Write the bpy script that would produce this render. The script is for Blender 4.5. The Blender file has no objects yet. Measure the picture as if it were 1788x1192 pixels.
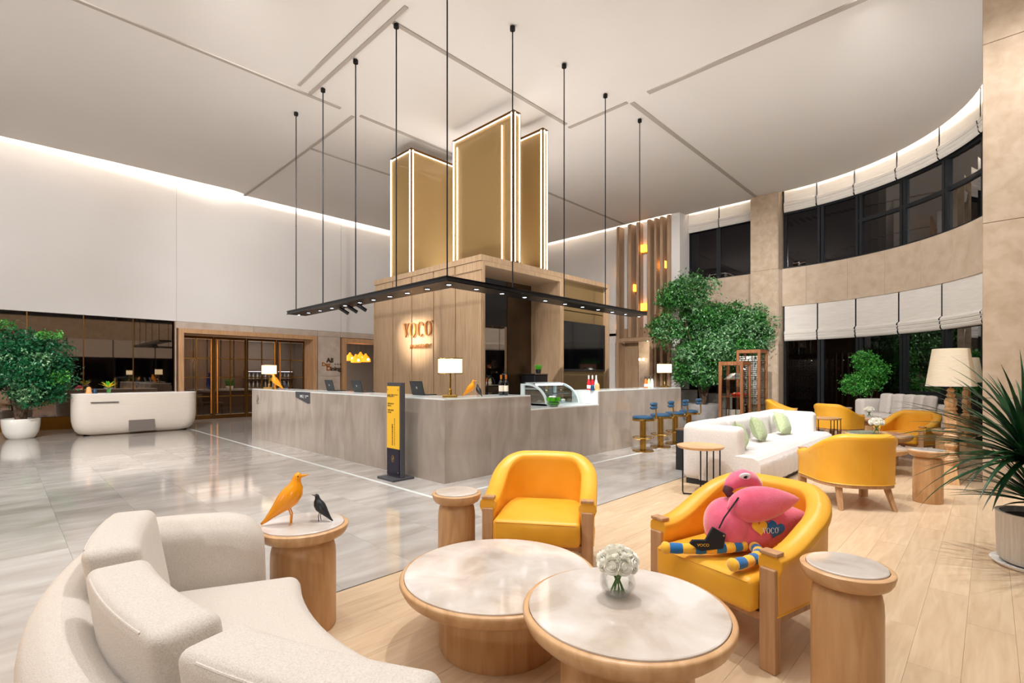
import bpy, math, random
import numpy as np
from mathutils import Vector, Matrix
random.seed(7)
S = bpy.context.scene
COL = S.collection
PI = math.pi
H = 1.43; FP = 865.0; HY = 655.0
CA, SA = math.cos(math.radians(44)), math.sin(math.radians(44))
# ---------- camera, world, exposure, large lights ----------
cam = bpy.data.cameras.new('camera'); cam.sensor_width = 36; cam.lens = 36*FP/1788
cam.shift_y = (HY-596)/1788; cam.clip_start = .05; cam.clip_end = 200
co = bpy.data.objects.new('camera', cam); COL.objects.link(co)
co.location = (0, 0, H); co.rotation_euler = (PI/2, 0, math.radians(-46)); S.camera = co
w = bpy.data.worlds.new('world'); S.world = w; w.use_nodes = True
w.node_tree.nodes['Background'].inputs[0].default_value = (.10, .075, .11, 1)
w.node_tree.nodes['Background'].inputs[1].default_value = .12
S.view_settings.view_transform = 'Standard'; S.view_settings.look = 'None'
S.view_settings.exposure = 0.12; S.view_settings.gamma = 1; S.view_settings.use_curve_mapping = False
WARM = (1, .89, .77); NEUT = (.985, .985, 1)
def aim(o, to):
    o.rotation_euler = (Vector(to)-o.location).to_track_quat('-Z', 'Y').to_euler()
def spot(loc, to, power, ang=70, blend=.5, rad=.06, col=NEUT):
    l = bpy.data.lights.new('ceiling_spot', 'SPOT'); l.energy = power; l.spot_size = math.radians(ang)
    l.spot_blend = blend; l.shadow_soft_size = rad; l.color = col
    o = bpy.data.objects.new('ceiling_spot', l); COL.objects.link(o); o.location = loc; aim(o, to); return o
def area(loc, to, power, sx, sy, col=NEUT, name='ceiling_area_light'):
    l = bpy.data.lights.new(name, 'AREA'); l.energy = power; l.shape = 'RECTANGLE'; l.size = sx; l.size_y = sy; l.color = col
    o = bpy.data.objects.new(name, l); COL.objects.link(o); o.location = loc; aim(o, to); return o
def W(r, d, z=0): return Vector((CA*d+SA*r, SA*d-CA*r, z))
def G(px, py, z=0):
    d = (H-z)*FP/(py-HY); return W((px-894)/FP*d, d, z)
def PD(px, d, z=0): return W((px-894)/FP*d, d, z)
def colU(px, U):                      # y where pixel column meets the plane x=U
    k = (px-894)/FP; d = U/(CA+SA*k); return (SA-CA*k)*d
def colV(px, V):
    k = (px-894)/FP; d = V/(SA-CA*k); return (CA+SA*k)*d
def zat(py, x, y):                    # height of an image row at a place in the room
    d = CA*x+SA*y; return H+(HY-py)/FP*d
def rot_to(fr, fd):                   # rz that turns local -Y to face direction (r,d)
    f = W(fr, fd); return math.atan2(f.x, -f.y)
for (x, y, tx, ty, tz, p, a) in [
    (1.5, 3.5, 2.0, 2.4, 0, 260, 60), (3.6, 1.4, 3.0, 1.2, 0, 200, 60), (5.4, 1.8, 7.5, 1.2, 0, 620, 60), (6.2, -1.5, 10, 2.0, 0, 1000, 60),
    (1.0, 5.8, 1.2, 8, 0, 1300, 75), (3.0, 4.2, 6.5, 4.0, 0, 1000, 70), (-1.5, 6.5, 1.0, 12.5, 0, 2600, 65), (5.0, 2.6, 12, 5.5, 0, 3300, 60),
    (2.4, 5.6, 6.5, 9.2, 1, 1300, 50), (-1.0, 5.0, 1.0, 17.7, 4.0, 1500, 60), (1.0, 6.0, 8.0, 17.7, 3.5, 1700, 50), (8.0, 1.2, 17, 2.2, 3.2, 1900, 62), (5.6, 2.6, 17, 8, 3.0, 3000, 44), (2.87, 2.07, 2.9, 2.0, 0, 620, 84), (5.6, .6, 5.8, .6, 0, 330, 80)]:
    spot((x, y, 7.1), (tx, ty, tz), p, a, .8, .06)  # lounge downlights, plus added out-of-view fill for walls and far floor
area((1.5, 1.5, 7.1), (1.5, 1.5, 0), 70, 4, 4)  # this and the next: soft fill added above, out of view
area((-3, 3, 7.1), (-3, 4, 0), 320, 4, 4)
area((8.8, 9.0, 3.9), (8.8, 9.0, 8), 80, 2.5, 2.5, NEUT, 'kiosk_top_uplight')  # added fill, unseen on the kiosk roof, brightens the ceiling
# added ceiling fill, unseen on top of the hanging light bar
for (x, y, sx, sy) in ((7.4, 5.86, 5.4, .25), (4.7, 8.6, .25, 5.2)):
    l = bpy.data.lights.new('light_bar_uplight', 'AREA'); l.energy = 72; l.shape = 'RECTANGLE'; l.size = sx; l.size_y = sy; l.color = NEUT
    o = bpy.data.objects.new('light_bar_uplight', l); COL.objects.link(o); o.location = (x, y, 2.9); o.rotation_euler = (PI, 0, 0)
# unseen up-aimed spots, added as ceiling fill around the room edge and behind the pillar
for (x, y, z, tx, ty, p) in ((-3, -3.6, 2.6, 0, 3, 450), (2.5, -3.8, 5.9, 4, 6, 300), (7.5, -3.6, 5.9, 12, 1, 500), (-7.5, 4, 2.6, -2, 8, 1000), (-7.5, 10, 2.6, 0, 12, 1000), (9.8, -.15, 3.0, 14, 5, 550)):
    spot((x, y, z), (tx, ty, 7.2), p*.82, 150, 1, .03)
# warm lamp standing beyond the left edge of the frame
l = bpy.data.lights.new('warm_side_lamp', 'POINT'); l.energy = 14; l.color = (1, .55, .18); l.shadow_soft_size = .12
o = bpy.data.objects.new('warm_side_lamp', l); COL.objects.link(o); o.location = W(-2.75, 1.3, .75)

# ---------- materials ----------
def lin(c):
    if isinstance(c, str):
        c = [int(c[i:i+2], 16)/255 for i in (1, 3, 5)]
        c = [x/12.92 if x <= .04045 else ((x+.055)/1.055)**2.4 for x in c]
    return (*c[:3], 1)
MATS = {}
def mat(name, color, rough=.5, metal=0, emit=None, es=0, coat=0, spec=.5, trans=0, ior=1.45, alpha=1, sheen=0):
    m = bpy.data.materials.new(name); m.use_nodes = True; b = m.node_tree.nodes['Principled BSDF']
    I = b.inputs
    I['Base Color'].default_value = lin(color); I['Roughness'].default_value = rough; I['Metallic'].default_value = metal
    I['Coat Weight'].default_value = coat; I['Coat Roughness'].default_value = .08; I['Specular IOR Level'].default_value = spec
    I['Transmission Weight'].default_value = trans; I['IOR'].default_value = ior; I['Alpha'].default_value = alpha
    I['Sheen Weight'].default_value = sheen
    if emit: I['Emission Color'].default_value = lin(emit); I['Emission Strength'].default_value = es
    MATS[name] = m; return m
def nd(m, t, **kw):
    n = m.node_tree.nodes.new(t)
    for k, v in kw.items():
        if k.startswith('_'): n.inputs[k[1:]].default_value = v
        else: setattr(n, k, v)
    return n
def vary(m, cols, scale=(1, 1, 1), nscale=4, detail=6, dist=0, bump=0, bscale=None, objrand=0, world=True, rng=(.3, .7), rough=None):
    """noise colour ramp over cols, stretched; optional bump and per-object brightness"""
    L = m.node_tree.links.new; b = m.node_tree.nodes['Principled BSDF']
    if world: src = nd(m, 'ShaderNodeNewGeometry').outputs['Position']
    else: src = nd(m, 'ShaderNodeTexCoord').outputs['Object']
    mp = nd(m, 'ShaderNodeMapping'); mp.inputs['Scale'].default_value = scale; L(src, mp.inputs[0])
    if objrand:
        oi = nd(m, 'ShaderNodeObjectInfo'); mu = nd(m, 'ShaderNodeMath', operation='MULTIPLY'); mu.inputs[1].default_value = 37
        L(oi.outputs['Random'], mu.inputs[0]); L(mu.outputs[0], mp.inputs['Location'])
    n = nd(m, 'ShaderNodeTexNoise', _Scale=nscale, _Detail=detail, _Distortion=dist); L(mp.outputs[0], n.inputs['Vector'])
    r = nd(m, 'ShaderNodeValToRGB'); e = r.color_ramp.elements
    k = len(cols)
    for i, c in enumerate(cols):
        p = rng[0]+(rng[1]-rng[0])*i/(k-1)
        if i == 0: el = e[0]; el.position = p
        elif i == k-1: el = e[-1]; el.position = p
        else: el = e.new(p)
        el.color = lin(c)
    L(n.outputs['Fac'], r.inputs[0]); out = r.outputs[0]
    if objrand:
        hv = nd(m, 'ShaderNodeHueSaturation'); mr = nd(m, 'ShaderNodeMapRange'); mr.inputs['To Min'].default_value = 1-objrand; mr.inputs['To Max'].default_value = 1+objrand
        L(oi.outputs['Random'], mr.inputs['Value']); L(mr.outputs[0], hv.inputs['Value']); L(out, hv.inputs['Color']); out = hv.outputs[0]
    L(out, b.inputs['Base Color'])
    if bump:
        n2 = nd(m, 'ShaderNodeTexNoise', _Scale=bscale or nscale*8, _Detail=3); L(mp.outputs[0], n2.inputs['Vector'])
        bp = nd(m, 'ShaderNodeBump', _Strength=bump); bp.inputs['Distance'].default_value = .01
        L(n2.outputs['Fac'], bp.inputs['Height']); L(bp.outputs[0], b.inputs['Normal'])
    return m
M = MATS
vary(mat('ceiling_paint', '#DAD3CB', .85), ['#D8D1C8', '#DCD5CD'], nscale=.5)
vary(mat('wall_paint', '#DAD4CE', .8), ['#D8D2CC', '#DDD8D3'], nscale=.6)
mat('trim_paint', '#A89D91', .8)  # darker tone paints the shade of the ceiling's shadow gaps
vary(mat('stone_tile', '#B5ADA4', .1, spec=.7, coat=.3), ['#9D968E', '#ABA49C', '#B8B2AB', '#C3BEB8'], scale=(.8, 2.2, 1), nscale=2.0, detail=14, dist=.5, objrand=.07, rng=(.25, .75))
mat('grout', '#9A9288', .6)
vary(mat('floor_plank', '#D2B48F', .33), ['#C4A684', '#D0B594', '#DAC2A2'], scale=(1, 9, 1), nscale=2.2, detail=8, dist=.8, objrand=.05, rng=(.25, .75))
mat('plank_joint', '#A8895F', .6)
vary(mat('counter_stone', '#A59789', .12, coat=.3), ['#8B7E73', '#9C8F83', '#A99C8F', '#B2A599'], scale=(2.0, 2.0, .6), nscale=1.6, detail=14, dist=.9, rng=(.22, .78), objrand=.03)
vary(mat('counter_quartz', '#DCE0DC', .12), ['#D5DAD6', '#E0E3E0'], nscale=6)
vary(mat('column_stone', '#B69E84', .28), ['#AA947B', '#B39E86', '#BCA892'], nscale=6, detail=12, dist=.4, rng=(.3, .7), bump=.05, bscale=60)
vary(mat('band_stone', '#BCA58C', .3), ['#B09B83', '#B9A58E', '#C1AE99'], nscale=4, detail=12, dist=.4, objrand=.03)
vary(mat('back_stone', '#BBA794', .3), ['#B19F8E', '#BBAA9A', '#C3B4A5'], nscale=4, detail=12, dist=.4, objrand=.03)
vary(mat('kiosk_wood', '#A98761', .42), ['#98795A', '#A58869', '#B19576'], scale=(14, 14, .6), nscale=3, detail=5, rng=(.3, .7), objrand=.03)
vary(mat('fin_wood', '#A9896B', .5), ['#9C7B5D', '#A98A6C', '#B59678'], scale=(14, 14, .6), nscale=3)
vary(mat('frame_wood', '#B98D63', .45), ['#AB7F56', '#BA8F66', '#C59B73'], scale=(10, 10, .6), nscale=3)
vary(mat('oak', '#C99A66', .38), ['#BA8D5E', '#C99D6D', '#D4AB7C'], scale=(6, 6, .7), nscale=2.5, detail=7, dist=1.0, world=False, objrand=.03, rng=(.3, .7))
vary(mat('oak_top', '#CE9F6B', .36), ['#C09466', '#CDA274', '#D8AF83'], scale=(1, 7, 3), nscale=3, detail=7, dist=.6, world=False, rng=(.3, .7))
vary(mat('table_marble', '#D9CEC4', .08, coat=.4), ['#BFB0A1', '#CFC3B7', '#D8CEC4', '#E4DDD6'], scale=(1, 1, 1), nscale=3.6, detail=14, dist=.45, world=True, rng=(.34, .66))
vary(mat('display_wood', '#8E5A36', .4), ['#7E4C2A', '#8E5A36', '#9B6740'], scale=(8, 8, .7), nscale=3)
vary(mat('boucle', '#D5CBBF', .95, sheen=.3), ['#C9BDAF', '#D4CABE', '#DCD3C8'], nscale=240, detail=4, bump=.35, bscale=330, rng=(.3, .7))
vary(mat('white_fabric', '#DAD3CC', .95, sheen=.3), ['#D2CAC2', '#DFD9D3'], nscale=70, bump=.4, bscale=110)
vary(mat('grey_fabric', '#C4BBB2', .95), ['#BBB1A8', '#CBC3BA'], nscale=50, bump=.3)
vary(mat('yellow_leather', '#EDA41C', .36), ['#E8A428', '#EEAE35', '#F2B642'], nscale=3, bump=.04, bscale=220)
vary(mat('orange_leather', '#E39A12', .4), ['#DB8F0A', '#E49B14'], nscale=3, bump=.06, bscale=200)
mat('blue_velvet', '#12405F', .5, sheen=.1)
mat('brass', '#B8924A', .22, 1); mat('bronze', '#6B4A22', .3, .9); mat('copper', '#D98A3C', .3, .9); mat('sign_copper', '#A8713F', .4, .6)
mat('black_metal', '#1B1A1B', .4, .6); mat('dark_metal', '#2E2C2D', .45, .5); mat('steel', '#9A9A9C', .25, 1)
mat('dark_frame', '#1A1D20', .5, .2)
mat('green_fabric', '#A9B58A', .9, sheen=.3); vary(M['green_fabric'], ['#97A577', '#A8B489', '#B4BF97'], nscale=40, bump=.25)
vary(mat('pink_plush', '#EE6280', .85, sheen=.8), ['#E65674', '#F06C88'], nscale=12, bump=.2, bscale=120)
vary(mat('deep_pink_plush', '#E8506C', .85, sheen=.8), ['#E04762', '#EC5C76'], nscale=12, bump=.2, bscale=120)
mat('light_pink_plush', '#F2A0B2', .9, sheen=.6); mat('yellow_plush', '#F6B92C', .9, sheen=.5); mat('blue_plush', '#1569A8', .9, sheen=.5)
mat('white_plush', '#F2F0EE', .8); mat('black_cloth', '#23242A', .85); mat('beak', '#5A3038', .7)
mat('black_gloss', '#0A0A0B', .12); mat('black_screen', '#050506', .06, spec=.6); mat('laptop_black', '#1F2224', .4, .3)
mat('yellow_gloss', '#F39A0B', .25, coat=.3); mat('black_satin', '#1D1E20', .35)
mat('white', '#EFEDE9', .4); mat('white_ceramic', '#D9D5CB', .25, coat=.3); mat('desk_cream', '#CBBFB2', .6)
vary(M['desk_cream'], ['#C8BCAE', '#CFC4B7'], scale=(1, 1, 25), nscale=4, bump=.1)
mat('taupe', '#6C635C', .5); mat('sign_yellow', '#EDB72B', .5); mat('sign_navy', '#1E1B2C', .4); mat('sign_grey', '#454448', .5); mat('ink', '#3A2E1C', .6)
mat('gold_print', '#C9A050', .4, .5); mat('shade_lit', '#F0E6CC', .9, emit='#FFE9B8', es=1.05)
mat('floor_shade', '#C9BBA3', .9, emit='#FFE2B4', es=.12)
vary(M['floor_shade'], ['#C2B49C', '#CEC1AA'], scale=(1, 1, 8), nscale=12)
mat('led_white', '#FFFFFF', .5, emit='#FFF4E4', es=4); mat('led_cove', '#FFFFFF', .5, emit='#FFF8F0', es=60)
mat('led_spot', '#FFFFFF', .5, emit='#E8F0FF', es=14); mat('sconce_glow', '#FFC060', .5, emit='#FFA629', es=5.5)
mat('lantern_glow', '#F59A2A', .7, emit='#FF8A1A', es=1.6); mat('bulb', '#FFFFFF', .5, emit='#FFF0D0', es=12)
vary(mat('gold_mesh', '#A58B5C', .45, .35, alpha=1), ['#93784A', '#A88E60', '#BCA376'], scale=(1, 1, 3), nscale=1.5, detail=3)
mat('soil', '#2E2119', .95); mat('pebble', '#EDEBE8', .6)
mat('bark', '#4E3A2A', .85); vary(M['bark'], ['#3A2A1E', '#6A5240'], nscale=14, bump=.5)
def leafmat(n, a, b, rough=.4):
    m = mat(n, a, rough); return vary(m, [a, b], nscale=9, detail=1, rng=(.4, .6))
leafmat('leaf_dark', '#0F4A2A', '#1F6B3C', .35); leafmat('leaf_green', '#1E5524', '#4A8A3A', .35); leafmat('leaf_grey', '#3C7040', '#86AE7C', .4)
leafmat('leaf_fresh', '#2F7A2C', '#57A540', .4); leafmat('leaf_palm', '#10301A', '#1F4E28', .35); leafmat('grass', '#3C9A1E', '#66C42E', .6)
mat('rose', '#FAF7EA', .8); mat('stem', '#4E7A34', .6); mat('planter_concrete', '#8E8983', .7)
vary(M['planter_concrete'], ['#807A74', '#99948E'], nscale=4, bump=.1)
mat('pot_ribbed', '#C9BFB2', .6); mat('mirror_glass', '#988E86', .02, 1); mat('bronze_base', '#7A5116', .35, .8)
mat('wine_glass', '#0C0F0B', .08, coat=.6); mat('wine_label', '#E6DCC8', .6); mat('foil_orange', '#C9762A', .35, .4)
mat('red_drink', '#C2202C', .1, coat=.6); mat('orange_drink', '#E0702A', .1, coat=.6); mat('pale_drink', '#C9D49A', .1, coat=.6); mat('clear_bottle', '#C9D2D2', .08, coat=.5)
mat('red_plastic', '#E8432E', .4); mat('peach', '#E8A468', .5); mat('navy', '#123E5E', .4)
mat('blind_fabric', '#D3CCC2', .9); vary(M['blind_fabric'], ['#CDC5BB', '#D8D2C9'], scale=(1, 1, 14), nscale=3)
mat('concrete_dark', '#3A3634', .8); mat('outside_stone', '#4A4242', .85); mat('dim_wall', '#8B8784', .7); mat('brown_wall', '#6E5745', .7)
mat('blue_ceramic', '#1A3C9A', .2); mat('yellow_petal', '#E8D21E', .6); mat('case_white', '#CBD6D4', .3)
def glass(name, col=(1, 1, 1), fac=.12, rough=.02, k=.6):
    m = bpy.data.materials.new(name); m.use_nodes = True; t = m.node_tree; t.nodes.clear()
    o = t.nodes.new('ShaderNodeOutputMaterial'); mx = t.nodes.new('ShaderNodeMixShader'); tr = t.nodes.new('ShaderNodeBsdfTransparent'); g = t.nodes.new('ShaderNodeBsdfGlossy')
    lw = t.nodes.new('ShaderNodeLayerWeight'); lw.inputs[0].default_value = .35; ad = t.nodes.new('ShaderNodeMath'); ad.operation = 'MULTIPLY_ADD'; ad.inputs[1].default_value = k; ad.inputs[2].default_value = fac
    tr.inputs[0].default_value = (*col, 1); g.inputs['Roughness'].default_value = rough
    L = t.links.new; L(lw.outputs['Fresnel'], ad.inputs[0]); L(ad.outputs[0], mx.inputs[0]); L(tr.outputs[0], mx.inputs[1]); L(g.outputs[0], mx.inputs[2]); L(mx.outputs[0], o.inputs[0])
    MATS[name] = m
glass('window_glass', (.35, .33, .36), .03, .02, .3); glass('door_glass', (.42, .40, .39), .04); glass('clear_glass', (.985, .99, .985), .0, .01, .3); glass('case_glass', (.85, .9, .9), .06)
mat('mesh_gold', '#B3925C', .5, .15, alpha=.66); glass('cabinet_glass', (.9, .9, .88), .01, .02, .25)
# ---------- mesh builder ----------
class MB:
    def __init__(s): s.v = []; s.f = []
    def add(s, vs, fs, T=None):
        o = len(s.v)
        s.v += [tuple(T @ Vector(p)) for p in vs] if T else [tuple(p) for p in vs]
        s.f += [tuple(i+o for i in f) for f in fs]; return s
    def box(s, x0, x1, y0, y1, z0, z1, T=None):
        v = [(x, y, z) for z in (z0, z1) for y in (y0, y1) for x in (x0, x1)]
        return s.add(v, [(0, 2, 3, 1), (4, 5, 7, 6), (0, 1, 5, 4), (2, 6, 7, 3), (0, 4, 6, 2), (1, 3, 7, 5)], T)
    def lathe(s, prof, n=32, c=(0, 0, 0), T=None, sx=1, sy=1):
        vs = []; fs = []; k = len(prof)
        for i in range(n):
            a = 2*PI*i/n
            for r, z in prof: vs.append((c[0]+r*math.cos(a)*sx, c[1]+r*math.sin(a)*sy, c[2]+z))
        for i in range(n):
            j = (i+1) % n
            for q in range(k-1): fs.append((i*k+q, j*k+q, j*k+q+1, i*k+q+1))
        if prof[0][0] > 1e-6: fs.append(tuple(i*k for i in range(n))[::-1])
        if prof[-1][0] > 1e-6: fs.append(tuple(i*k+k-1 for i in range(n)))
        return s.add(vs, fs, T)
    def tube(s, pts, rad, n=8, T=None, cap=True):
        pts = [Vector(p) for p in pts]; k = len(pts); rs = rad if isinstance(rad, (list, tuple)) else [rad]*k
        vs = []; fs = []; up = None
        for i, p in enumerate(pts):
            t = (pts[min(i+1, k-1)]-pts[max(i-1, 0)]).normalized()
            if up is None: up = Vector((0, 0, 1)) if abs(t.z) < .9 else Vector((1, 0, 0))
            x = t.cross(up).normalized(); y = x.cross(t).normalized(); up = y
            for q in range(n):
                a = 2*PI*q/n; vs.append(p+(x*math.cos(a)+y*math.sin(a))*rs[i])
        for i in range(k-1):
            for q in range(n):
                r = (q+1) % n; fs.append((i*n+q, i*n+r, (i+1)*n+r, (i+1)*n+q))
        if cap: fs.append(tuple(range(n))[::-1]); fs.append(tuple((k-1)*n+q for q in range(n)))
        return s.add(vs, fs, T)
    def prism(s, poly, z0, z1, fn=None):
        n = len(poly); fn = fn or (lambda a, b, c: (a, b, c))
        vs = [fn(a, b, z0) for a, b in poly]+[fn(a, b, z1) for a, b in poly]
        fs = [tuple(range(n))[::-1], tuple(range(n, 2*n))]+[(i, (i+1) % n, n+(i+1) % n, n+i) for i in range(n)]
        return s.add(vs, fs)
    def grid(s, fn, nu, nv, cu=False, cv=False):
        vs = [fn(i/(nu if cu else nu-1), j/(nv if cv else nv-1)) for i in range(nu) for j in range(nv)]
        fs = [(i*nv+j, ((i+1) % nu)*nv+j, ((i+1) % nu)*nv+(j+1) % nv, i*nv+(j+1) % nv) for i in range(nu if cu else nu-1) for j in range(nv if cv else nv-1)]
        return s.add(vs, fs)
    def rbox(s, c, sz, r=.04, n=8, puff=0, fn=None, T=None, taper=0):
        """rounded, optionally puffed box; c centre, sz full size"""
        hx, hy, hz = [q/2 for q in sz]; r = min(r, hx, hy, hz); idx = {}; vs = []; fs = []
        def cs(h):   # parameter samples denser near the edges
            e = r/h if h > 0 else 1
            a = [-1, -1+e*.3, -1+e*.65, -1+e]; m = max(2, n-4)
            inner = [-1+e+(2-2*e)*i/m for i in range(1, m)]
            return a+inner+[-q for q in a[::-1]]
        X, Y, Z = cs(hx), cs(hy), cs(hz)
        def P(i, j, k):
            q = (i, j, k)
            if q in idx: return idx[q]
            x, y, z = X[i]*hx, Y[j]*hy, Z[k]*hz
            ix = max(-hx+r, min(hx-r, x)); iy = max(-hy+r, min(hy-r, y)); iz = max(-hz+r, min(hz-r, z))
            dv = Vector((x-ix, y-iy, z-iz))
            if dv.length > 1e-9: dv = dv.normalized()*r
            x, y, z = ix+dv.x, iy+dv.y, iz+dv.z
            if puff:
                a, b, g = X[i], Y[j], Z[k]
                x += puff*a*(1-b*b)*(1-g*g); y += puff*b*(1-a*a)*(1-g*g); z += puff*g*(1-a*a)*(1-b*b)
            if taper: kx = 1-taper*(z/hz*.5+.5); x *= kx; y *= kx
            p = (x+c[0], y+c[1], z+c[2])
            if fn: p = fn(*p)
            idx[q] = len(vs); vs.append(p); return idx[q]
        a, b, g = len(X)-1, len(Y)-1, len(Z)-1
        for i in range(a):
            for j in range(b):
                fs.append((P(i, j, 0), P(i, j+1, 0), P(i+1, j+1, 0), P(i+1, j, 0))); fs.append((P(i, j, g), P(i+1, j, g), P(i+1, j+1, g), P(i, j+1, g)))
        for i in range(a):
            for k in range(g):
                fs.append((P(i, 0, k), P(i+1, 0, k), P(i+1, 0, k+1), P(i, 0, k+1))); fs.append((P(i, b, k), P(i, b, k+1), P(i+1, b, k+1), P(i+1, b, k)))
        for j in range(b):
            for k in range(g):
                fs.append((P(0, j, k), P(0, j, k+1), P(0, j+1, k+1), P(0, j+1, k))); fs.append((P(a, j, k), P(a, j+1, k), P(a, j+1, k+1), P(a, j, k+1)))
        return s.add(vs, fs, T)
    def ell(s, c, r, n=16, m=10, T=None, fn=None):
        def f(u, v):
            a = 2*PI*u; b = PI*(v-.5); p = (c[0]+r[0]*math.cos(a)*math.cos(b), c[1]+r[1]*math.sin(a)*math.cos(b), c[2]+r[2]*math.sin(b))
            if fn: p = fn(*p)
            return tuple(T @ Vector(p)) if T else p
        return s.grid(f, n, m, cu=True)
    def build(s, name, m, parent=None, bevel=0, smooth=True, ang=35, loc=None, rz=None):
        me = bpy.data.meshes.new(name); me.from_pydata(s.v, [], s.f); me.validate(); 
        me.materials.append(M[m] if isinstance(m, str) else m)
        if smooth:
            me.polygons.foreach_set('use_smooth', [True]*len(me.polygons)); me.set_sharp_from_angle(angle=math.radians(ang))
        me.update()
        o = bpy.data.objects.new(name, me); COL.objects.link(o)
        if parent: o.parent = parent
        if bevel:
            b = o.modifiers.new('bevel', 'BEVEL'); b.width = bevel; b.segments = 2; b.limit_method = 'ANGLE'
        if loc is not None: o.location = loc
        if rz is not None: o.rotation_euler.z = rz
        return o
def BX(*a): return MB().box(*a)
def thing(name, label, cat, loc=(0, 0, 0), rz=0, group=None):
    o = bpy.data.objects.new(name, None); COL.objects.link(o); o.empty_display_size = .1
    o.location = loc; o.rotation_euler = (0, 0, rz); o['label'] = label; o['category'] = cat
    if group: o['group'] = group
    return o
def tag(o, label, cat, group=None):
    o['label'] = label; o['category'] = cat
    if group: o['group'] = group
    return o
def struct(o): o['kind'] = 'structure'; return o
def stuff(o): o['kind'] = 'stuff'; return o
def dup(root, loc, rz, label, group=None):
    r = root.copy(); COL.objects.link(r); r.location = loc; r.rotation_euler = (0, 0, rz); r['label'] = label
    if group: r['group'] = group
    def rec(src, dst):
        for ch in [c for c in src.children]:
            c = ch.copy(); COL.objects.link(c); c.parent = dst; rec(ch, c)
    rec(root, r); return r
def text(name, body, size, m, parent, loc, rot, extr=.004, ax='LEFT', sx=1, bold=0):
    c = bpy.data.curves.new(name, 'FONT'); c.body = body; c.size = size; c.extrude = extr; c.align_x = ax; c.resolution_u = 3; c.offset = bold
    t = bpy.data.objects.new(name, c); COL.objects.link(t)
    bpy.context.view_layer.update(); dg = bpy.context.evaluated_depsgraph_get()
    me = bpy.data.meshes.new_from_object(t.evaluated_get(dg)); bpy.data.objects.remove(t); bpy.data.curves.remove(c)
    me.materials.clear(); me.materials.append(M[m]); o = bpy.data.objects.new(name, me); COL.objects.link(o)
    o.location = loc; o.rotation_euler = rot; o.scale = (sx, 1, 1)
    if parent: o.parent = parent
    return o
RU = (PI/2, 0, -PI/2); RV = (PI/2, 0, 0)     # facing -x, facing -y
def ring_poly(cx, cy, a, b, n=28): return [(cx+a*math.cos(2*PI*i/n), cy+b*math.sin(2*PI*i/n)) for i in range(n)]
def voco(h, extr, mb=None):
    """serif word VOCO as a mesh in the local XY plane, height h; width about 2.5 h"""
    mb = mb or MB(); z0, z1 = 0, extr
    def P(poly): mb.prism([(x*h, y*h) for x, y in poly], z0, z1)
    def arc(cx, a0, a1, n=26):
        vs = []; fs = []
        for i in range(n+1):
            t = a0+(a1-a0)*i/n; ox, oy = .3*math.cos(t), .5*math.sin(t); ix, iy = .17*math.cos(t), .455*math.sin(t)
            for z in (z0, z1): vs += [((cx+ox)*h, (.5+oy)*h, z), ((cx+ix)*h, (.5+iy)*h, z)]
        for i in range(n):
            o = i*4; fs += [(o, o+4, o+5, o+1), (o+2, o+3, o+7, o+6), (o, o+2, o+6, o+4), (o+1, o+5, o+7, o+3)]
        fs += [(0, 1, 3, 2), (n*4, n*4+2, n*4+3, n*4+1)]
        mb.add(vs, fs)
    P([(.06, .96), (.2, .96), (.36, .22), (.3, .02)]); P([(.3, .02), (.36, .22), (.5, .96), (.55, .96)]); P([(0, .96), (.27, .96), (.27, 1), (0, 1)]); P([(.42, .96), (.62, .96), (.62, 1), (.42, 1)])
    arc(.92, 0, 2*PI); arc(1.6, .85, 2*PI-.75); arc(2.26, 0, 2*PI)
    P([(1.74, .72), (1.84, .7), (1.86, .8), (1.78, .86), (1.72, .8)]); P(ring_poly(2.62, .95, .05, .05, 10))
    return mb
# =================== SETTING ===================
ZC = 7.23; AC = (12.6, 4.6)
def AP(R, a, z=0): return (AC[0]+R*math.cos(a), AC[1]+R*math.sin(a), z)
def arcang(px, R=5.0):
    k = (px-894)/FP; ux, uy = CA+SA*k, SA-CA*k
    A = ux*ux+uy*uy; B = -2*(ux*AC[0]+uy*AC[1]); Cc = AC[0]**2+AC[1]**2-R*R
    d = (-B+math.sqrt(B*B-4*A*Cc))/2/A; return math.atan2(uy*d-AC[1], ux*d-AC[0])
def arcslab(R0, R1, a0, a1, z0, z1, n=8, mb=None, f=None):
    mb = mb or MB(); vs = []; fs = []
    for i in range(n+1):
        a = a0+(a1-a0)*i/n
        for R, z in ((R0, z0), (R1, z0), (R1, z1), (R0, z1)): vs.append(AP(R, a, z))
    for i in range(n):
        o = i*4
        for q in range(4): fs.append((o+q, o+(q+1) % 4, o+4+(q+1) % 4, o+4+q))
    fs += [(0, 3, 2, 1), (n*4, n*4+1, n*4+2, n*4+3)]
    return mb.add(vs, fs)
# floor: slab with separate tiles and planks on it
fl = struct(BX(-8, 19, -4.3, 24, -.2, -.03).build('floor', 'grout', smooth=False))
VB = 3.1; UC, VC = 4.07, 5.17
tiles = []
x = -8.0
while x < 17.6:
    y = VB; k = int(round(x/.6))
    off = (k % 2)*.6
    y0 = VB-off
    while y0 < 18.4:
        a, b = max(y0, VB), min(y0+1.2, 18.4)
        y0 += 1.2
        if b-a < .05: continue
        if x > UC+.7 and x+.6 < 10.4 and a > VC+1.0 and b < 12: continue
        tiles.append((x, min(x+.6, 17.6), a, b))
    x += .6
tiles.sort(key=lambda t: (t[0]+.3)**2+((t[2]+t[3])/2)**2+(400 if (t[0]*SA-t[2]*CA)/(max(.1, t[0]*CA+t[2]*SA)) < -1.3 or t[0]*CA+t[2]*SA < 2 else 0))
full = {}
def slab(x0, x1, y0, y1, name, m, g=.0007, mb=None):
    return BX(0, x1-x0-2*g, 0, y1-y0-2*g, -.03, 0)
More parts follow.
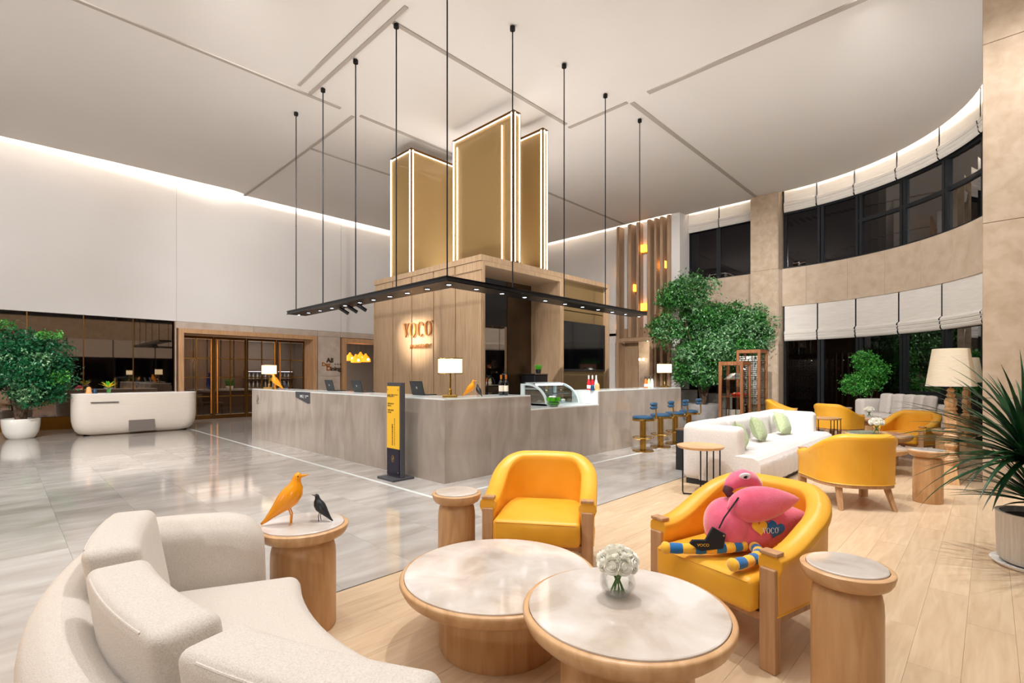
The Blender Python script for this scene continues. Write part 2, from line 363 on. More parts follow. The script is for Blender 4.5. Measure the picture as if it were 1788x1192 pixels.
rest = MB(); cnt = 0
for (x0, x1, y0, y1) in tiles:
    if cnt < 290:
        key = (round(x1-x0, 3), round(y1-y0, 3))
        if key not in full:
            o = slab(x0, x1, y0, y1, 'stone_tile', 'stone_tile').build('stone_tile', 'stone_tile', fl, smooth=False); full[key] = o
        else: o = full[key].copy(); COL.objects.link(o)
        o.location = (x0+.0007, y0+.0007, random.uniform(-.0003, .0003)); cnt += 1
    else: rest.box(x0+.0012, x1-.0012, y0+.0012, y1-.0012, -.03, 0)
if rest.v: stuff(rest.build('stone_tile', 'stone_tile', fl, smooth=False))
cnt = 0; full = {}; rest = MB(); pl = []
k = 0; y = VB
while y > -4.1:
    y1 = y; y -= .2; k += 1
    x = -3 - (k*.47) % 1.2
    while x < 17.6:
        pl.append((x, x+1.2, y, y1)); x += 1.2
def pkey(t):
    cx, cy = (t[0]+t[1])/2, (t[2]+t[3])/2; d = cx*CA+cy*SA; r = cx*SA-cy*CA
    return d+(100 if d < 2.0 or abs(r/max(d, .1)) > 1.1 else 0)
pl.sort(key=pkey)
for (x0, x1, y0, y1) in pl:
    if y0 < -4.05: y0 = -4.05
    if cnt < 290:
        if 'p' not in full:
            o = BX(0, 1.2-.0010, 0, .2-.0010, -.03, 0).build('floor_plank', 'floor_plank', fl, smooth=False); full['p'] = o
        else: o = full['p'].copy(); COL.objects.link(o)
        o.location = (x0, y0, random.uniform(-.0003, .0003)); cnt += 1
    else: rest.box(x0, x1-.0010, y0, y1-.0010, -.03, 0)
stuff(rest.build('floor_plank', 'floor_plank', fl, smooth=False))
struct(BX(-6, 17.5, VB-.006, VB+.006, -.03, .002).build('trim_1', 'steel', smooth=False))
# pale inlay line round the counter
b = MB(); b.box(3.51, 3.56, 4.62, 17.6, -.02, .0012); b.box(3.51, 12, 4.62, 4.67, -.02, .0012)
struct(b.build('trim_2', 'counter_quartz', smooth=False))
# ceiling
cp = [(-8, -4.1), (9.4, -4.1), (9.4, -.4), (12.6, -.0)]
cp += [AP(4.6, a)[:2] for a in np.linspace(-PI/2+.08, 0, 30)] + [(17.2, 4.9), (17.62, 4.9), (17.62, 5.6), (17.25, 5.6), (17.25, 7.94), (16.85, 7.94), (16.75, 8.3), (16.72, 17.32), (5.48, 17.32), (5.48, 17.2), (5.1, 17.08), (2, 17.16), (-.6, 17.3), (-2, 17.42), (-8, 17.5)]
ceil = struct(MB().prism([(a, b) for a, b in cp], ZC, ZC+.1).build('ceiling', 'ceiling_paint', smooth=False))
struct(BX(-8.3, 18.3, -4.3, 18.4, 7.95, 8.05).build('ceiling', 'ceiling_paint', smooth=False))
def strip(n, x0, x1, y0, y1, w=.08, h=.02):
    if abs(x1-x0) > abs(y1-y0): b = BX(x0, x1, y0-w/2, y0+w/2, ZC-h, ZC+.01)
    else: b = BX(x0-w/2, x0+w/2, y0, y1, ZC-h, ZC+.01)
    struct(b.build('trim_%d' % n, 'trim_paint', bevel=.004, smooth=False))  # raised strip, coloured dark to stand for a shaded ceiling groove
strip(3, -4, 5.15, 10.15, 10.15); strip(4, 4.16, 4.16, 6.0, 9.95, .07); strip(5, 4.45, 4.45, 6.6, 10.08, .07)
strip(6, 4.5, 9.1, 7.05, 7.05); strip(7, 5.6, 9.1, 10.12, 10.12, .08); strip(8, 5.5, 5.5, 10.25, 17.3, .08)
strip(9, 5.55, 12, 12.5, 12.5, .07); strip(10, 9.25, 9.25, -1, 5.05, .12); strip(11, 9.27, 9.27, 5.55, 7.1, .08); strip(12, 9.35, 17.2, 5.48, 5.48, .1); strip(13, 10.5, 16.7, 10.1, 10.1, .08)
# LED coves lying on the ceiling slab
led = MB(); led.box(-7.8, 5.3, 17.0, 17.04, ZC+.11, ZC+.15); led.box(5.6, 16.6, 17.2, 17.24, ZC+.11, ZC+.15)
l1 = tag(led.build('cove_light_strip', 'led_cove', smooth=False), 'warm white light strip hidden in the cove along the long white wall', 'light strip')
l2 = tag(BX(16.5, 16.54, 8.4, 17.1, ZC+.11, ZC+.15).build('cove_light_strip', 'led_cove', smooth=False), 'light strip hidden in the cove over the slatted wood wall', 'light strip')
l3 = tag(arcslab(4.42, 4.46, arcang(1760), -.02, ZC+.11, ZC+.15, 30).build('cove_light_strip', 'led_cove', smooth=False), 'curved light strip hidden in the cove above the curved upper windows', 'light strip')
l4 = tag(BX(17.05, 17.09, 5.7, 7.9, ZC+.11, ZC+.15).build('cove_light_strip', 'led_cove', smooth=False), 'short light strip hidden in the cove above the upper window beside the wood slats', 'light strip')
# ---- back wall ----
VW = 17.7
bw = struct(BX(-8.2, 17.3, VW+.02, VW+.3, 3.07, 8).build('wall_back', 'wall_paint', smooth=False))
ub = colV(308, VW)
for x0, x1 in ((-8, -2.6), (-2.6, ub), (ub, 9.0), (9.0, 17.1)):
    BX(x0+.006, x1-.006, VW, VW+.03, 3.07, 7.94).build('wall_panel', 'wall_paint', bw, smooth=False)
sw = struct(BX(ub-.1, 3.72, VW+.04, VW+.3, 0, 3.07).build('wall_back_lower', 'back_stone', smooth=False))
def spanel(par, x0, x1, z0, z1, y0=VW+.01, y1=VW+.05, m='back_stone'):
    BX(x0+.004, x1-.004, y0, y1, z0+.004, z1-.004).build('stone_panel', m, par, bevel=.003, smooth=False)
spanel(sw, ub, 3.72, 0, 3.07)
for x0, x1 in ((3.72, 5.9), (5.9, 8.1), (8.1, 8.98)):
    spanel(sw, x0, x1, 2.86, 3.07, m='back_stone')
spanel(sw, 8.1, 8.98, 1.4, 2.86); spanel(sw, 8.1, 8.98, 0, 1.4); spanel(sw, 8.98, 13, 2.86, 3.07)
BX(8.05, 9.0, VW+.05, 18.45, 0, 3.07).build('wall_core', 'back_stone', sw, smooth=False)
BX(3.7, 13, VW+.05, VW+.4, 2.86, 3.07).build('wall_core', 'back_stone', sw, smooth=False)
for x0, x1 in ((11.4, 13), (13, 15.1), (15.1, 17.1)): spanel(sw, x0, x1, 0, 3.07)
BX(11.4, 17.2, VW+.05, VW+.3, 0, 3.07).build('wall_core', 'back_stone', sw, smooth=False)
# mirror panels left of the doors
mw = struct(BX(-8.2, ub-.02, VW+.1, VW+.3, 0, 3.07).build('wall_mirrored', 'bronze_base', smooth=False))
xs = [-8, -5.6, -3.6, -2.2, -.75, colV(47, VW), colV(146, VW), colV(233, VW), ub-.05]
xs = sorted(set(round(q, 3) for q in xs))
for a, b in zip(xs[:-1], xs[1:]):
    BX(a+.012, b-.012, VW+.04, VW+.06, .34, 3.06).build('mirror_panel', 'mirror_glass', mw, smooth=False)
    BX(b-.012, b+.012, VW+.02, VW+.08, .34, 3.06).build('bronze_strip', 'bronze', mw, smooth=False)
BX(-8, ub-.04, VW+.0, VW+.1, 0, .33).build('bronze_base', 'bronze_base', mw, smooth=False)
# ---- door portal with four glazed leaves ----
def portal(name, x0, x1, zt, depth, w=.14, y0=VW-.06):
    b = MB(); b.box(x0, x0+w, y0, y0+depth, 0, zt); b.box(x1-w, x1, y0, y0+depth, 0, zt); b.box(x0+w, x1-w, y0, y0+depth, zt-w, zt)
    return struct(b.build(name, 'frame_wood', bevel=.006, smooth=False))
xl = colV(312, VW-.06); xr = colV(554, VW-.06)
pt = portal('trim_14', xl, xr, 2.86, .95)
DV = 18.4; dw = (xr-xl-.28)/4
for i in range(4):
    a = xl+.14+i*dw; b = a+dw; t = .055; o = MB()
    o.box(a+.005, a+t, DV, DV+.05, 0, 2.7); o.box(b-t, b-.005, DV, DV+.05, 0, 2.7); o.box(a+t, b-t, DV, DV+.05, 0, .13); o.box(a+t, b-t, DV, DV+.05, 2.62, 2.7)
    d = struct(o.build('door_%d' % (i+1), 'bronze', bevel=.003, smooth=False))
    zs = [.13, .74, 1.36, 1.98, 2.62]; xm = (a+b)/2
    for j in range(4):
        for q, (u0, u1) in enumerate(((a+t, xm-.015), (xm+.015, b-t))):
            BX(u0, u1, DV+.02, DV+.03, zs[j]+.015, zs[j+1]-.015).build('pane', 'door_glass', d, smooth=False)
        if j: BX(a+t, b-t, DV+.005, DV+.045, zs[j]-.015, zs[j]+.015).build('glazing_bar', 'brass', d, smooth=False)
    BX(xm-.015, xm+.015, DV+.005, DV+.045, .13, 2.62).build('glazing_bar', 'brass', d, smooth=False)
    hx = b-.09 if i % 2 == 0 else a+.09
    hb = MB().tube([(hx, DV-.07, .18), (hx, DV-.07, 2.62)], .025, 10)
    for z in (.35, .9, 2.3): hb.tube([(hx, DV-.07, z), (hx, DV+.01, z)], .012, 6)
    hb.build('door_handle', 'copper', d)
# second opening
pt2 = portal('trim_15', colV(598.5, VW-.06), 11.5, 2.84, .7, .16)
# restaurant behind
b = MB(); b.box(2.5, 14, 23.4, 23.6, 0, 3.4); b.box(2.4, 2.5, 18.5, 23.6, 0, 3.4); b.box(14, 14.1, 18.2, 23.6, 0, 3.4)
struct(b.build('wall_restaurant', 'dim_wall', smooth=False))
struct(BX(2.4, 14, 18.4, 23.6, 3.1, 3.2).build('ceiling', 'ceiling_paint', smooth=False))
struct(BX(2.4, 14, 18.4, 23.5, -.03, 0).build('floor', 'stone_tile', smooth=False))
o = MB()
for i in range(9):
    o.box(3.0+i*.5, 3.46+i*.5, 23.3, 23.38, .1, 3.0)
struct(o.build('trim_16', 'brown_wall', smooth=False))
# ---- right wall behind the slats ----
rw = struct(BX(17.1, 17.3, 8.2, 8.85, 0, 8).build('wall_right', 'wall_paint', smooth=False))
BX(17.1, 17.3, 8.85, 10.5, 2.9, 8).build('wall_panel', 'wall_paint', rw, smooth=False)
BX(17.1, 17.3, 10.5, 17.72, 0, 8).build('wall_panel', 'wall_paint', rw, smooth=False)
BX(16.85, 17.7, 7.96, 8.28, 0, 8).build('wall_panel', 'wall_paint', rw, smooth=False)
# corridor seen through the doorway
b = MB(); b.box(18.6, 18.7, 8.3, 11.5, 0, 3.1); b.box(17.2, 18.7, 8.3, 8.4, 0, 3.1); b.box(17.2, 18.7, 11.4, 11.5, 0, 3.1)
struct(b.build('wall_corridor', 'back_stone', smooth=False)); struct(BX(17.1, 18.7, 8.3, 11.5, 3.0, 3.1).build('ceiling', 'ceiling_paint', smooth=False))
# wood slat wall: doorway frame and fins
dfr = MB(); y0, y1 = colU(1140, 16.75), colU(1075, 16.75)
dfr.box(16.75, 17.2, y0, y0+.14, 0, 2.86); dfr.box(16.75, 17.2, y1-.14, y1, 0, 2.86); dfr.box(16.75, 17.2, y0+.14, y1-.14, 2.72, 2.86)
struct(dfr.build('trim_17', 'fin_wood', bevel=.005, smooth=False))
struct(BX(17.15, 17.2, y1-.75, y1-.16, 0, 2.7).build('door_5', 'kiosk_wood', smooth=False))
fn = thing('slat_screen', 'tall vertical wood slats with amber box lamps, above the bar doorway', 'slat screen', (17.0, 9.4, 0))
fins = [(1079, 9), (1099, 11), (1113, 6), (1132.5, 9), (1144, 7), (1154.5, 8), (1167, 8)]
for px, wpx in fins:
    yy = colU(px, 16.72); wd = wpx/FP*18.3*.62
    zlow = 2.86 if px < 1137 else 0
    BX(-.28, .09, yy-9.4-wd/2, yy-9.4+wd/2, zlow, 7.2 if True else 0).build('slat', 'fin_wood', fn, bevel=.004, smooth=False)
BX(.07, .099, colU(1141, 17)-9.4, colU(1074, 17)-9.4, 2.86, 3.25).build('crossband', 'fin_wood', fn, smooth=False)
for i, (px, py, wy) in enumerate([(1083.5, 474, .17), (1106, 503, .17), (1122.5, 434, .27), (1122.5, 536, .27), (1083.5, 570, .17), (1159.5, 462, .14), (1158.5, 565, .14)]):
    yy = colU(px, 16.95); z = zat(py, 16.95, yy)
    t = thing('wall_sconce', ['amber glowing box lamp between the first two wood slats, upper of two', 'amber glowing box lamp between the second and third wood slats', 'amber glowing box lamp highest on the slatted wall', 'wide amber box lamp just above the end of the black hanging light bar', 'lowest amber box lamp at the left edge of the slats, above the bar doorway', 'amber glowing box lamp between the rightmost wood slats, clear of the tree', 'amber glowing box lamp low on the right slats, half hidden by the tree leaves'][i], 'wall lamp', (16.95, yy, z), 0, 'amber box lamps on the slatted wall')
    BX(-.07, .07, -wy/2, wy/2, -.13, .13).build('shade', 'sconce_glow', t, bevel=.008, smooth=False)
    BX(.03, .15, -wy/2*.8, wy/2*.8, -.17, -.13).build('bracket', 'brass', t, smooth=False)
# ---- column between the windows ----
cl = struct(BX(17.1, 18.1, 4.86, 5.62, 0, 8).build('wall_column', 'column_stone', smooth=False))
for z0, z1 in ((0, 2.4), (2.4, 4.8), (4.8, 7.23)):
    BX(17.06, 17.1, 4.84, 5.64, z0+.003, z1-.003).build('stone_panel', 'column_stone', cl, smooth=False)
    BX(17.1, 17.65, 4.82, 4.86, z0+.003, z1-.003).build('stone_panel', 'column_stone', cl, smooth=False)
# ---- near column at the right edge ----
nc = struct(BX(8.46, 9.4, -1.6, .04, 0, 7.6).build('wall_pillar', 'column_stone', smooth=False))
for j, (z0, z1) in enumerate(((0, 1.15), (1.15, 3.3), (3.3, 5.5), (5.5, 7.5))):
    for a, b in ((.07, -.38), (-.38, -1.6)):
        BX(8.43, 8.46, b+.003, a-.003, z0+.003, z1-.003).build('stone_panel', 'column_stone', nc, bevel=.002, smooth=False)
    BX(8.46, 9.4, .04, .07, z0+.003, z1-.003).build('stone_panel', 'column_stone', nc, smooth=False)
struct(BX(9.2, 9.4, -4.2, -1.5, 0, 8).build('wall_side', 'wall_paint', smooth=False))
# ---- curved window wall ----
UE = [arcang(p) for p in (1368, 1432, 1499, 1576, 1650, 1718)]; UE += [UE[-1]-.2, -PI/2]
BE = [arcang(p, 4.9) for p in (1368, 1426, 1492, 1566, 1640, 1712)]; BE += [BE[-1]-.2, -PI/2]
for i in range(7):
    a1, a0 = UE[i], UE[i+1]; wd = .014
    for lev, (z0, z1) in enumerate(((4.83, 7.9), (0.0, 3.7))):
        o = MB(); arcslab(4.98, 5.12, a0+wd, a0, z0, z1, 1, o); arcslab(4.98, 5.12, a1-.006, a1-.02 if i else a1, z0, z1, 1, o)
        arcslab(4.98, 5.1, a0, a1, z0, z0+.07, 5, o); arcslab(4.98, 5.1, a0, a1, 6.6 if not lev else 2.62, 6.75 if not lev else 2.75, 5, o)
        if lev == 0 and i >= 2: arcslab(4.99, 5.09, a0, a1, 5.83, 5.93, 5, o)
        if lev == 1 and i == 3: arcslab(4.99, 5.09, a0, a1, .95, 1.02, 5, o)
        w_ = struct(o.build('window_%d' % (i*2+lev+1), 'dark_frame', smooth=False))
        arcslab(5.04, 5.05, a0+wd, a1-.02, z0+.07, 6.6 if not lev else 2.62, 5).build('pane', 'window_glass', w_, smooth=False)
bnd = struct(arcslab(5.0, 5.2, -PI/2, .045, 3.66, 4.84, 40).build('wall_curved_band', 'band_stone', smooth=False))
be = [.045]+[arcang(p, 4.94) for p in (1408, 1480, 1545, 1608, 1665, 1718)]+[-PI/2]
for a, b in zip(be[:-1], be[1:]):
    arcslab(4.93, 5.0, b+.0006, a-.0006, 3.65, 4.85, 8).build('stone_panel', 'band_stone', bnd, smooth=True)
struct(arcslab(5.16, 5.3, -PI/2, .045, 6.75, 8, 40).build('wall_curved_top', 'wall_paint', smooth=False))
def blind(a0, a1, zb, zt, R, lab, grp):
    o = thing('roman_blind', lab, 'blind', AP(R, (a0+a1)/2, zb), 0, grp); c = AP(R, (a0+a1)/2, zb)
    def f(u, v):
        a = a0+.004+(a1-a0-.008)*u; z = zb+.32+(zt-zb-.32)*v; x, y, _ = AP(R, a); return (x-c[0], y-c[1], z-c[2])
    m = MB().grid(f, 7, 3)
    m.build('fabric', 'blind_fabric', o)
    for j in range(3):
        prof = [(0, 0), (-.03-.015*j, .03), (-.045-.012*j, .09), (-.02, .14), (0, .15)]
        def g(u, v):
            q = v*4; i = min(3, int(q)); t = q-i; dr = prof[i][0]*(1-t)+prof[i+1][0]*t; dz = prof[i][1]*(1-t)+prof[i+1][1]*t
            a = a0+.004+(a1-a0-.008)*u; x, y, _ = AP(R+dr, a); return (x-c[0], y-c[1], j*.09+dz)
        MB().grid(g, 7, 9).build('fold', 'blind_fabric', o)
ordn = ['first', 'second', 'third', 'fourth', 'fifth', 'sixth', 'seventh']
for i in range(6):
    blind(BE[i+1], BE[i], 6.64, 7.94, 4.9, '%s white roman blind from the stone pier along the curved upper windows' % ordn[i].capitalize(), 'upper roman blinds on the curved wall')
    blind(BE[i+1], BE[i], 2.53, 3.66, 4.96, '%s roman blind from the stone pier, below the curved stone band' % ordn[i].capitalize(), 'lower roman blinds on the curved wall')
# straight bay beyond the pier
for lev, (z0, z1, zg) in enumerate(((4.8, 7.9, 6.62), (0, 3.7, 2.6))):
    for k, (a, b) in enumerate(((5.62, 6.9), (6.9, 8.0))):
        o = MB(); o.box(17.62, 17.74, a, a+.07, z0, z1); o.box(17.62, 17.74, b-.07, b, z0, z1); o.box(17.62, 17.74, a, b, z0, z0+.07); o.box(17.62, 17.74, a, b, zg, zg+.12)
        w_ = struct(o.build('window_%d' % (15+lev*2+k), 'dark_frame', smooth=False)); BX(17.67, 17.68, a+.07, b-.07, z0+.07, zg).build('pane', 'window_glass', w_, smooth=False)
sb = struct(BX(17.6, 17.9, 5.6, 8.0, 3.66, 4.82).build('wall_band', 'band_stone', smooth=False))
for a, b in ((5.62, 6.8), (6.8, 8.0)): BX(17.54, 17.6, a+.003, b-.003, 3.65, 4.83).build('stone_panel', 'band_stone', sb, smooth=False)
for k, (a, b) in enumerate(((5.66, 6.83), (6.87, 7.95))):
    o = thing('roman_blind', ['white roman blind above the window next to the stone pier, over the tree', 'white roman blind at the end nearest the wood slats'][k], 'blind', (17.55, (a+b)/2, 6.62)); hw = (b-a)/2
    MB().grid(lambda u, v: (0, -hw+2*hw*u, .3+1.0*v), 3, 3).build('fabric', 'blind_fabric', o)
    for j in range(3):
        prof = [(0, 0), (-.03-.015*j, .03), (-.045-.012*j, .09), (-.02, .14), (0, .15)]
        vs = MB(); vs.prism([(p[0], p[1]+j*.09) for p in prof], -hw, hw, lambda a_, b_, c_: (a_, c_, b_)); vs.build('fold', 'blind_fabric', o)
struct(BX(17.85, 18.0, 5.6, 8.2, 6.7, 8).build('wall_top', 'wall_paint', smooth=False))
# wall behind the camera: same band, blinds and dark windows (seen in the mirrors)
VR = -4.15
rb = struct(BX(-8.2, 9.4, VR-.3, VR, 3.66, 4.85).build('wall_near', 'band_stone', smooth=False))
struct(BX(-8.2, 9.4, VR-.3, VR-.1, 6.65, 8).build('wall_near_top', 'wall_paint', smooth=False))
for i in range(8):
    a = -8.1+i*2.18; b = a+2.18
    for lev, (z0, z1) in enumerate(((4.85, 6.65), (0, 3.66))):
        o = MB(); o.box(a, a+.1, VR-.2, VR-.08, z0, z1); o.box(a, b, VR-.2, VR-.08, z0, z0+.08); o.box(a, b, VR-.2, VR-.08, z1-.1, z1)
        w_ = struct(o.build('window_%d' % (20+i*2+lev), 'dark_frame', smooth=False)); BX(a+.1, b, VR-.15, VR-.14, z0+.08, z1-.1).build('pane', 'window_glass', w_, smooth=False)
    o = thing('roman_blind', 'roman blind on the window wall behind the lounge, seen only in the mirrored wall', 'blind', (a+1.09, VR-.02, 2.55), 0, 'blinds seen in the mirror')
    BX(-1.06, 1.06, -.02, .0, .1, 1.11).build('fabric', 'blind_fabric', o); BX(-1.06, 1.06, -.03, .03, 0, .1).build('fold', 'blind_fabric', o, bevel=.02)
struct(BX(-8.3, -8.1, -4.3, 18, 0, 8).build('wall_left', 'wall_paint', smooth=False))
# outside: dark courtyard
struct(BX(12, 40, -12, 14, -.25, -.2).build('ground', 'concrete_dark', smooth=False))
ow = struct(BX(24, 24.3, -8, 12, -.2, 3.3).build('wall_outside', 'concrete_dark', smooth=False))
o = MB(); random.seed(3)
for j in range(22):
    y = -4.0
    while y < 8:
        l = random.uniform(.3, .9); o.box(24-random.uniform(.03, .12), 24.0, y, y+l-.02, .1+j*.13, .1+j*.13+.11); y += l
stuff(o.build('stone_course', 'outside_stone', ow, smooth=False))
pl_ = bpy.data.lights.new('courtyard_lamp', 'POINT'); pl_.energy = 60; pl_.color = (1, .8, .6); po = bpy.data.objects.new('courtyard_lamp', pl_); COL.objects.link(po); po.location = (21.5, 1, 3.5)
rl = bpy.data.lights.new('restaurant_lamp', 'AREA'); rl.energy = 480; rl.size = 4; rl.color = (1, .85, .7); ro = bpy.data.objects.new('restaurant_lamp', rl); COL.objects.link(ro); ro.location = (7, 21, 3.05)
cl_ = bpy.data.lights.new('corridor_lamp', 'POINT'); cl_.energy = 25; cl_.color = (1, .85, .65); c_o = bpy.data.objects.new('corridor_lamp', cl_); COL.objects.link(c_o); c_o.location = (17.9, 9.8, 2.7)
# =================== KIOSK, COUNTER, HANGING BAR ===================
KU, KV, KU1, KV1, KZ = 6.5, 7.1, 10.97, 11.05, 3.78
k = thing('wood_kiosk', 'large oak panelled core with open alcove standing behind the stone counters', 'kiosk', (KU, KV, 0))
def kb(name, m, x0, x1, y0, y1, z0, z1, bev=.003, par=None): return BX(x0-KU, x1-KU, y0-KV, y1-KV, z0, z1).build(name, m, par or k, bevel=bev, smooth=False)
AU = colV(981, KV); DB = KV+.92
kb('core', 'kiosk_wood', KU+.03, AU, DB+.02, KV1, 0, KZ-.02); kb('core', 'kiosk_wood', AU, KU1-.02, KV+.3, KV1, 0, KZ-.02)
vs_ = [KV]+[colU(p, KU) for p in (794, 756, 718, 685)]+[KV1]
for a, b in zip(vs_[:-1], vs_[1:]):
    kb('wood_panel', 'kiosk_wood', KU, KU+.03, a+.012, b-.036, 0, KZ-.32); kb('wood_panel', 'kiosk_wood', KU, KU+.03, a+.012, b-.036, KZ-.29, KZ-.125)
    kb('wood_strip', 'kiosk_wood', KU-.02, KU+.03, b-.024, b+.0, 0, KZ-.3)
kb('side_wall', 'kiosk_wood', KU+.03, KU+.1, KV, DB+.02, 0, KZ-.11); kb('cornice', 'kiosk_wood', KU-.014, KU, KV-.01, KV1, KZ-.115, KZ)
kb('top_board', 'kiosk_wood', KU, KU1, KV-.01, KV1, KZ-.11, KZ-.001)
kb('side_wall', 'kiosk_wood', AU-.06, AU+.0, KV, DB+.02, 0, KZ-.11); kb('post', 'kiosk_wood', AU, AU+.06, KV-.01, KV+.3, 0, KZ-.11); kb('post', 'kiosk_wood', KU1-.07, KU1, KV-.01, KV+.3, 0, KZ-.11)
kb('alcove_ceiling', 'kiosk_wood', KU+.1, AU-.06, KV, DB, KZ-.2, KZ-.11)
mu = colV(884, DB)
kb('dark_panel', 'black_satin', KU+.1, mu, DB-.02, DB+.02, 2.55, KZ-.2)
kb('mirror_panel', 'mirror_glass', KU+.1, colV(871, DB)-.006, DB-.02, DB+.02, 1.0, 2.54); kb('mirror_panel', 'mirror_glass', colV(871, DB)+.006, mu, DB-.02, DB+.02, 1.0, 2.54)
vary(mat('smoked_panel', '#3A2A1A', .15, .3), ['#332415', '#46331F'], nscale=2); mat('recess_wood', '#77603C', .5)
kb('smoked_panel', 'smoked_panel', mu+.006, AU-.06, DB-.03, DB+.02, 0, KZ-.2)
kb('recess_panel', 'recess_wood', AU+.06, KU1-.07, KV+.13, KV+.16, 0, 2.96); kb('recess_panel', 'recess_wood', AU+.06, KU1-.07, KV+.13, KV+.16, 2.98, KZ-.11)
tx0, tx1 = AU+.08, KU1-.095
tz1 = zat(559, tx0, KV+.1); tz0 = zat(647, tx0, KV+.1)
t = thing('television', 'large black wall screen on the kiosk panel above the drink bottles', 'television', ((tx0+tx1)/2, KV+.13, tz0)); hw = (tx1-tx0)/2
BX(-hw, hw, -.07, 0, 0, tz1-tz0).build('casing', 'black_satin', t, bevel=.006, smooth=False); BX(-hw+.03, hw-.03, -.073, -.07, .04, tz1-tz0-.03).build('screen', 'black_screen', t, smooth=False)
# sign on the kiosk
ya, yb = colU(706, KU), colU(759, KU); z0_ = zat(588, KU, (ya+yb)/2); hh = .33
s = thing('hotel_sign', 'copper VOCO lettering with a line of small characters on the glowing wood panels', 'sign', (KU-.03, ya, z0_))
o = voco(hh, .03).build('letters', 'sign_copper', s, bevel=.002, smooth=False); o.rotation_euler = RU; o.scale = ((ya-yb)/(2.62*hh)*.98, 1, 1)
text('characters', '洲际酒店集团旗下', .105, 'sign_copper', s, (-.0, -.22*(ya-yb), -.25), RU, .006)
# back bar inside the alcove
bc = thing('back_bar_cabinet', 'dark back bar cabinet inside the kiosk alcove', 'cabinet', (KU+.1, DB-.62, 0)); cw = AU-.06-KU-.1
BX(0, cw, 0, .58, .08, .98).build('body', 'black_satin', bc, smooth=False); BX(0, cw, -.02, .6, .98, 1.02).build('worktop', 'black_gloss', bc, smooth=False)
for i in range(4): BX(cw/4*i+.005, cw/4*(i+1)-.005, -.02, 0, .1, .96).build('door', 'black_satin', bc, bevel=.004, smooth=False)
t = thing('espresso_machine', 'steel coffee machine on the dark back bar, left of the wood alcove wall', 'coffee machine', (colV(936, 7.75), 7.7, 1.02))
BX(-.35, .35, -.22, .22, .12, .42).build('body', 'dark_metal', t, bevel=.02, smooth=False); BX(-.36, .36, -.24, .24, .42, .45).build('top_tray', 'steel', t, bevel=.006, smooth=False)
BX(-.33, .33, -.2, .2, 0, .05).build('drip_tray', 'steel', t, bevel=.004, smooth=False); BX(-.3, .3, .02, .2, .05, .12).build('base', 'black_metal', t, smooth=False)
for x in (-.17, .17): MB().lathe([(.035, 0), (.035, .05), (.02, .05), (.02, .08)], 12, (x, -.15, .06)).build('group_head', 'steel', t); MB().tube([(x, -.17, .08), (x, -.3, .07)], .012, 8).build('portafilter', 'black_metal', t)
t = thing('grass_pot', 'small dark pot of bright grass on the coffee machine', 'plant', (colV(940, 7.72), 7.72, 1.47))
MB().lathe([(.05, 0), (.065, .1), (.058, .1), (.05, .09)], 16).build('pot', 'black_satin', t)
def grassy(n, R, h, c=(0, 0, 0), m='grass', par=None, wd=.006, name='grass'):
    b = MB()
    for i in range(n):
        a = random.uniform(0, 2*PI); r = R*math.sqrt(random.random()); x, y = c[0]+r*math.cos(a), c[1]+r*math.sin(a); l = h*random.uniform(.6, 1.1); q = random.uniform(0, 2*PI); sp = .35*l
        dx, dy = math.cos(q)*wd, math.sin(q)*wd; ox, oy = math.cos(a)*sp*r/R, math.sin(a)*sp*r/R
        b.add([(x-dx, y-dy, c[2]), (x+dx, y+dy, c[2]), (x+ox*.5+dx, y+oy*.5+dy, c[2]+l*.6), (x+ox, y+oy, c[2]+l)], [(0, 1, 2), (0, 2, 3)])
    return stuff(b.build(name, m, par, smooth=False))
grassy(220, .06, .13, (0, 0, .09), par=t)
t = thing('bar_faucet', 'slim black curved tap at the left end of the back bar', 'tap', (colV(851, 7.7), 7.7, 1.02))
MB().tube([(0, 0, 0), (0, 0, .3), (.01, -.05, .36), (.04, -.12, .36), (.05, -.16, .3), (.05, -.17, .24)], .011, 8).build('spout', 'dark_metal', t); MB().lathe([(.025, 0), (.02, .03)], 12).build('base', 'dark_metal', t)
MB().tube([(0, 0, .06), (-.06, 0, .1)], .006, 6).build('lever', 'dark_metal', t)
t = thing('card_menu', 'small framed menu card beside the coffee machine', 'menu', (colV(949, 7.35), 7.42, 1.02))
BX(-.09, .09, -.01, .01, 0, .2).build('frame', 'black_metal', t, bevel=.003, smooth=False); BX(-.08, .08, -.013, -.01, .01, .19).build('card', 'taupe', t, smooth=False)
t = thing('syrup_bottle', 'yellow-green bottle at the right of the coffee machine', 'bottle', (colV(954, 7.5), 7.5, 1.02)); MB().lathe([(.03, 0), (.03, .16), (.012, .2), (.012, .25)], 12).build('body', 'yellow_petal', t); MB().lathe([(.014, 0), (.014, .03)], 10, (0, 0, .25)).build('cap', 'black_metal', t)
t = thing('syrup_bottle', 'dark bottle rightmost beside the coffee machine', 'bottle', (colV(960, 7.5), 7.5, 1.02)); MB().lathe([(.03, 0), (.03, .18), (.012, .22), (.012, .27)], 12).build('body', 'black_gloss', t); MB().lathe([(.014, 0), (.014, .03)], 10, (0, 0, .27)).build('cap', 'red_plastic', t)
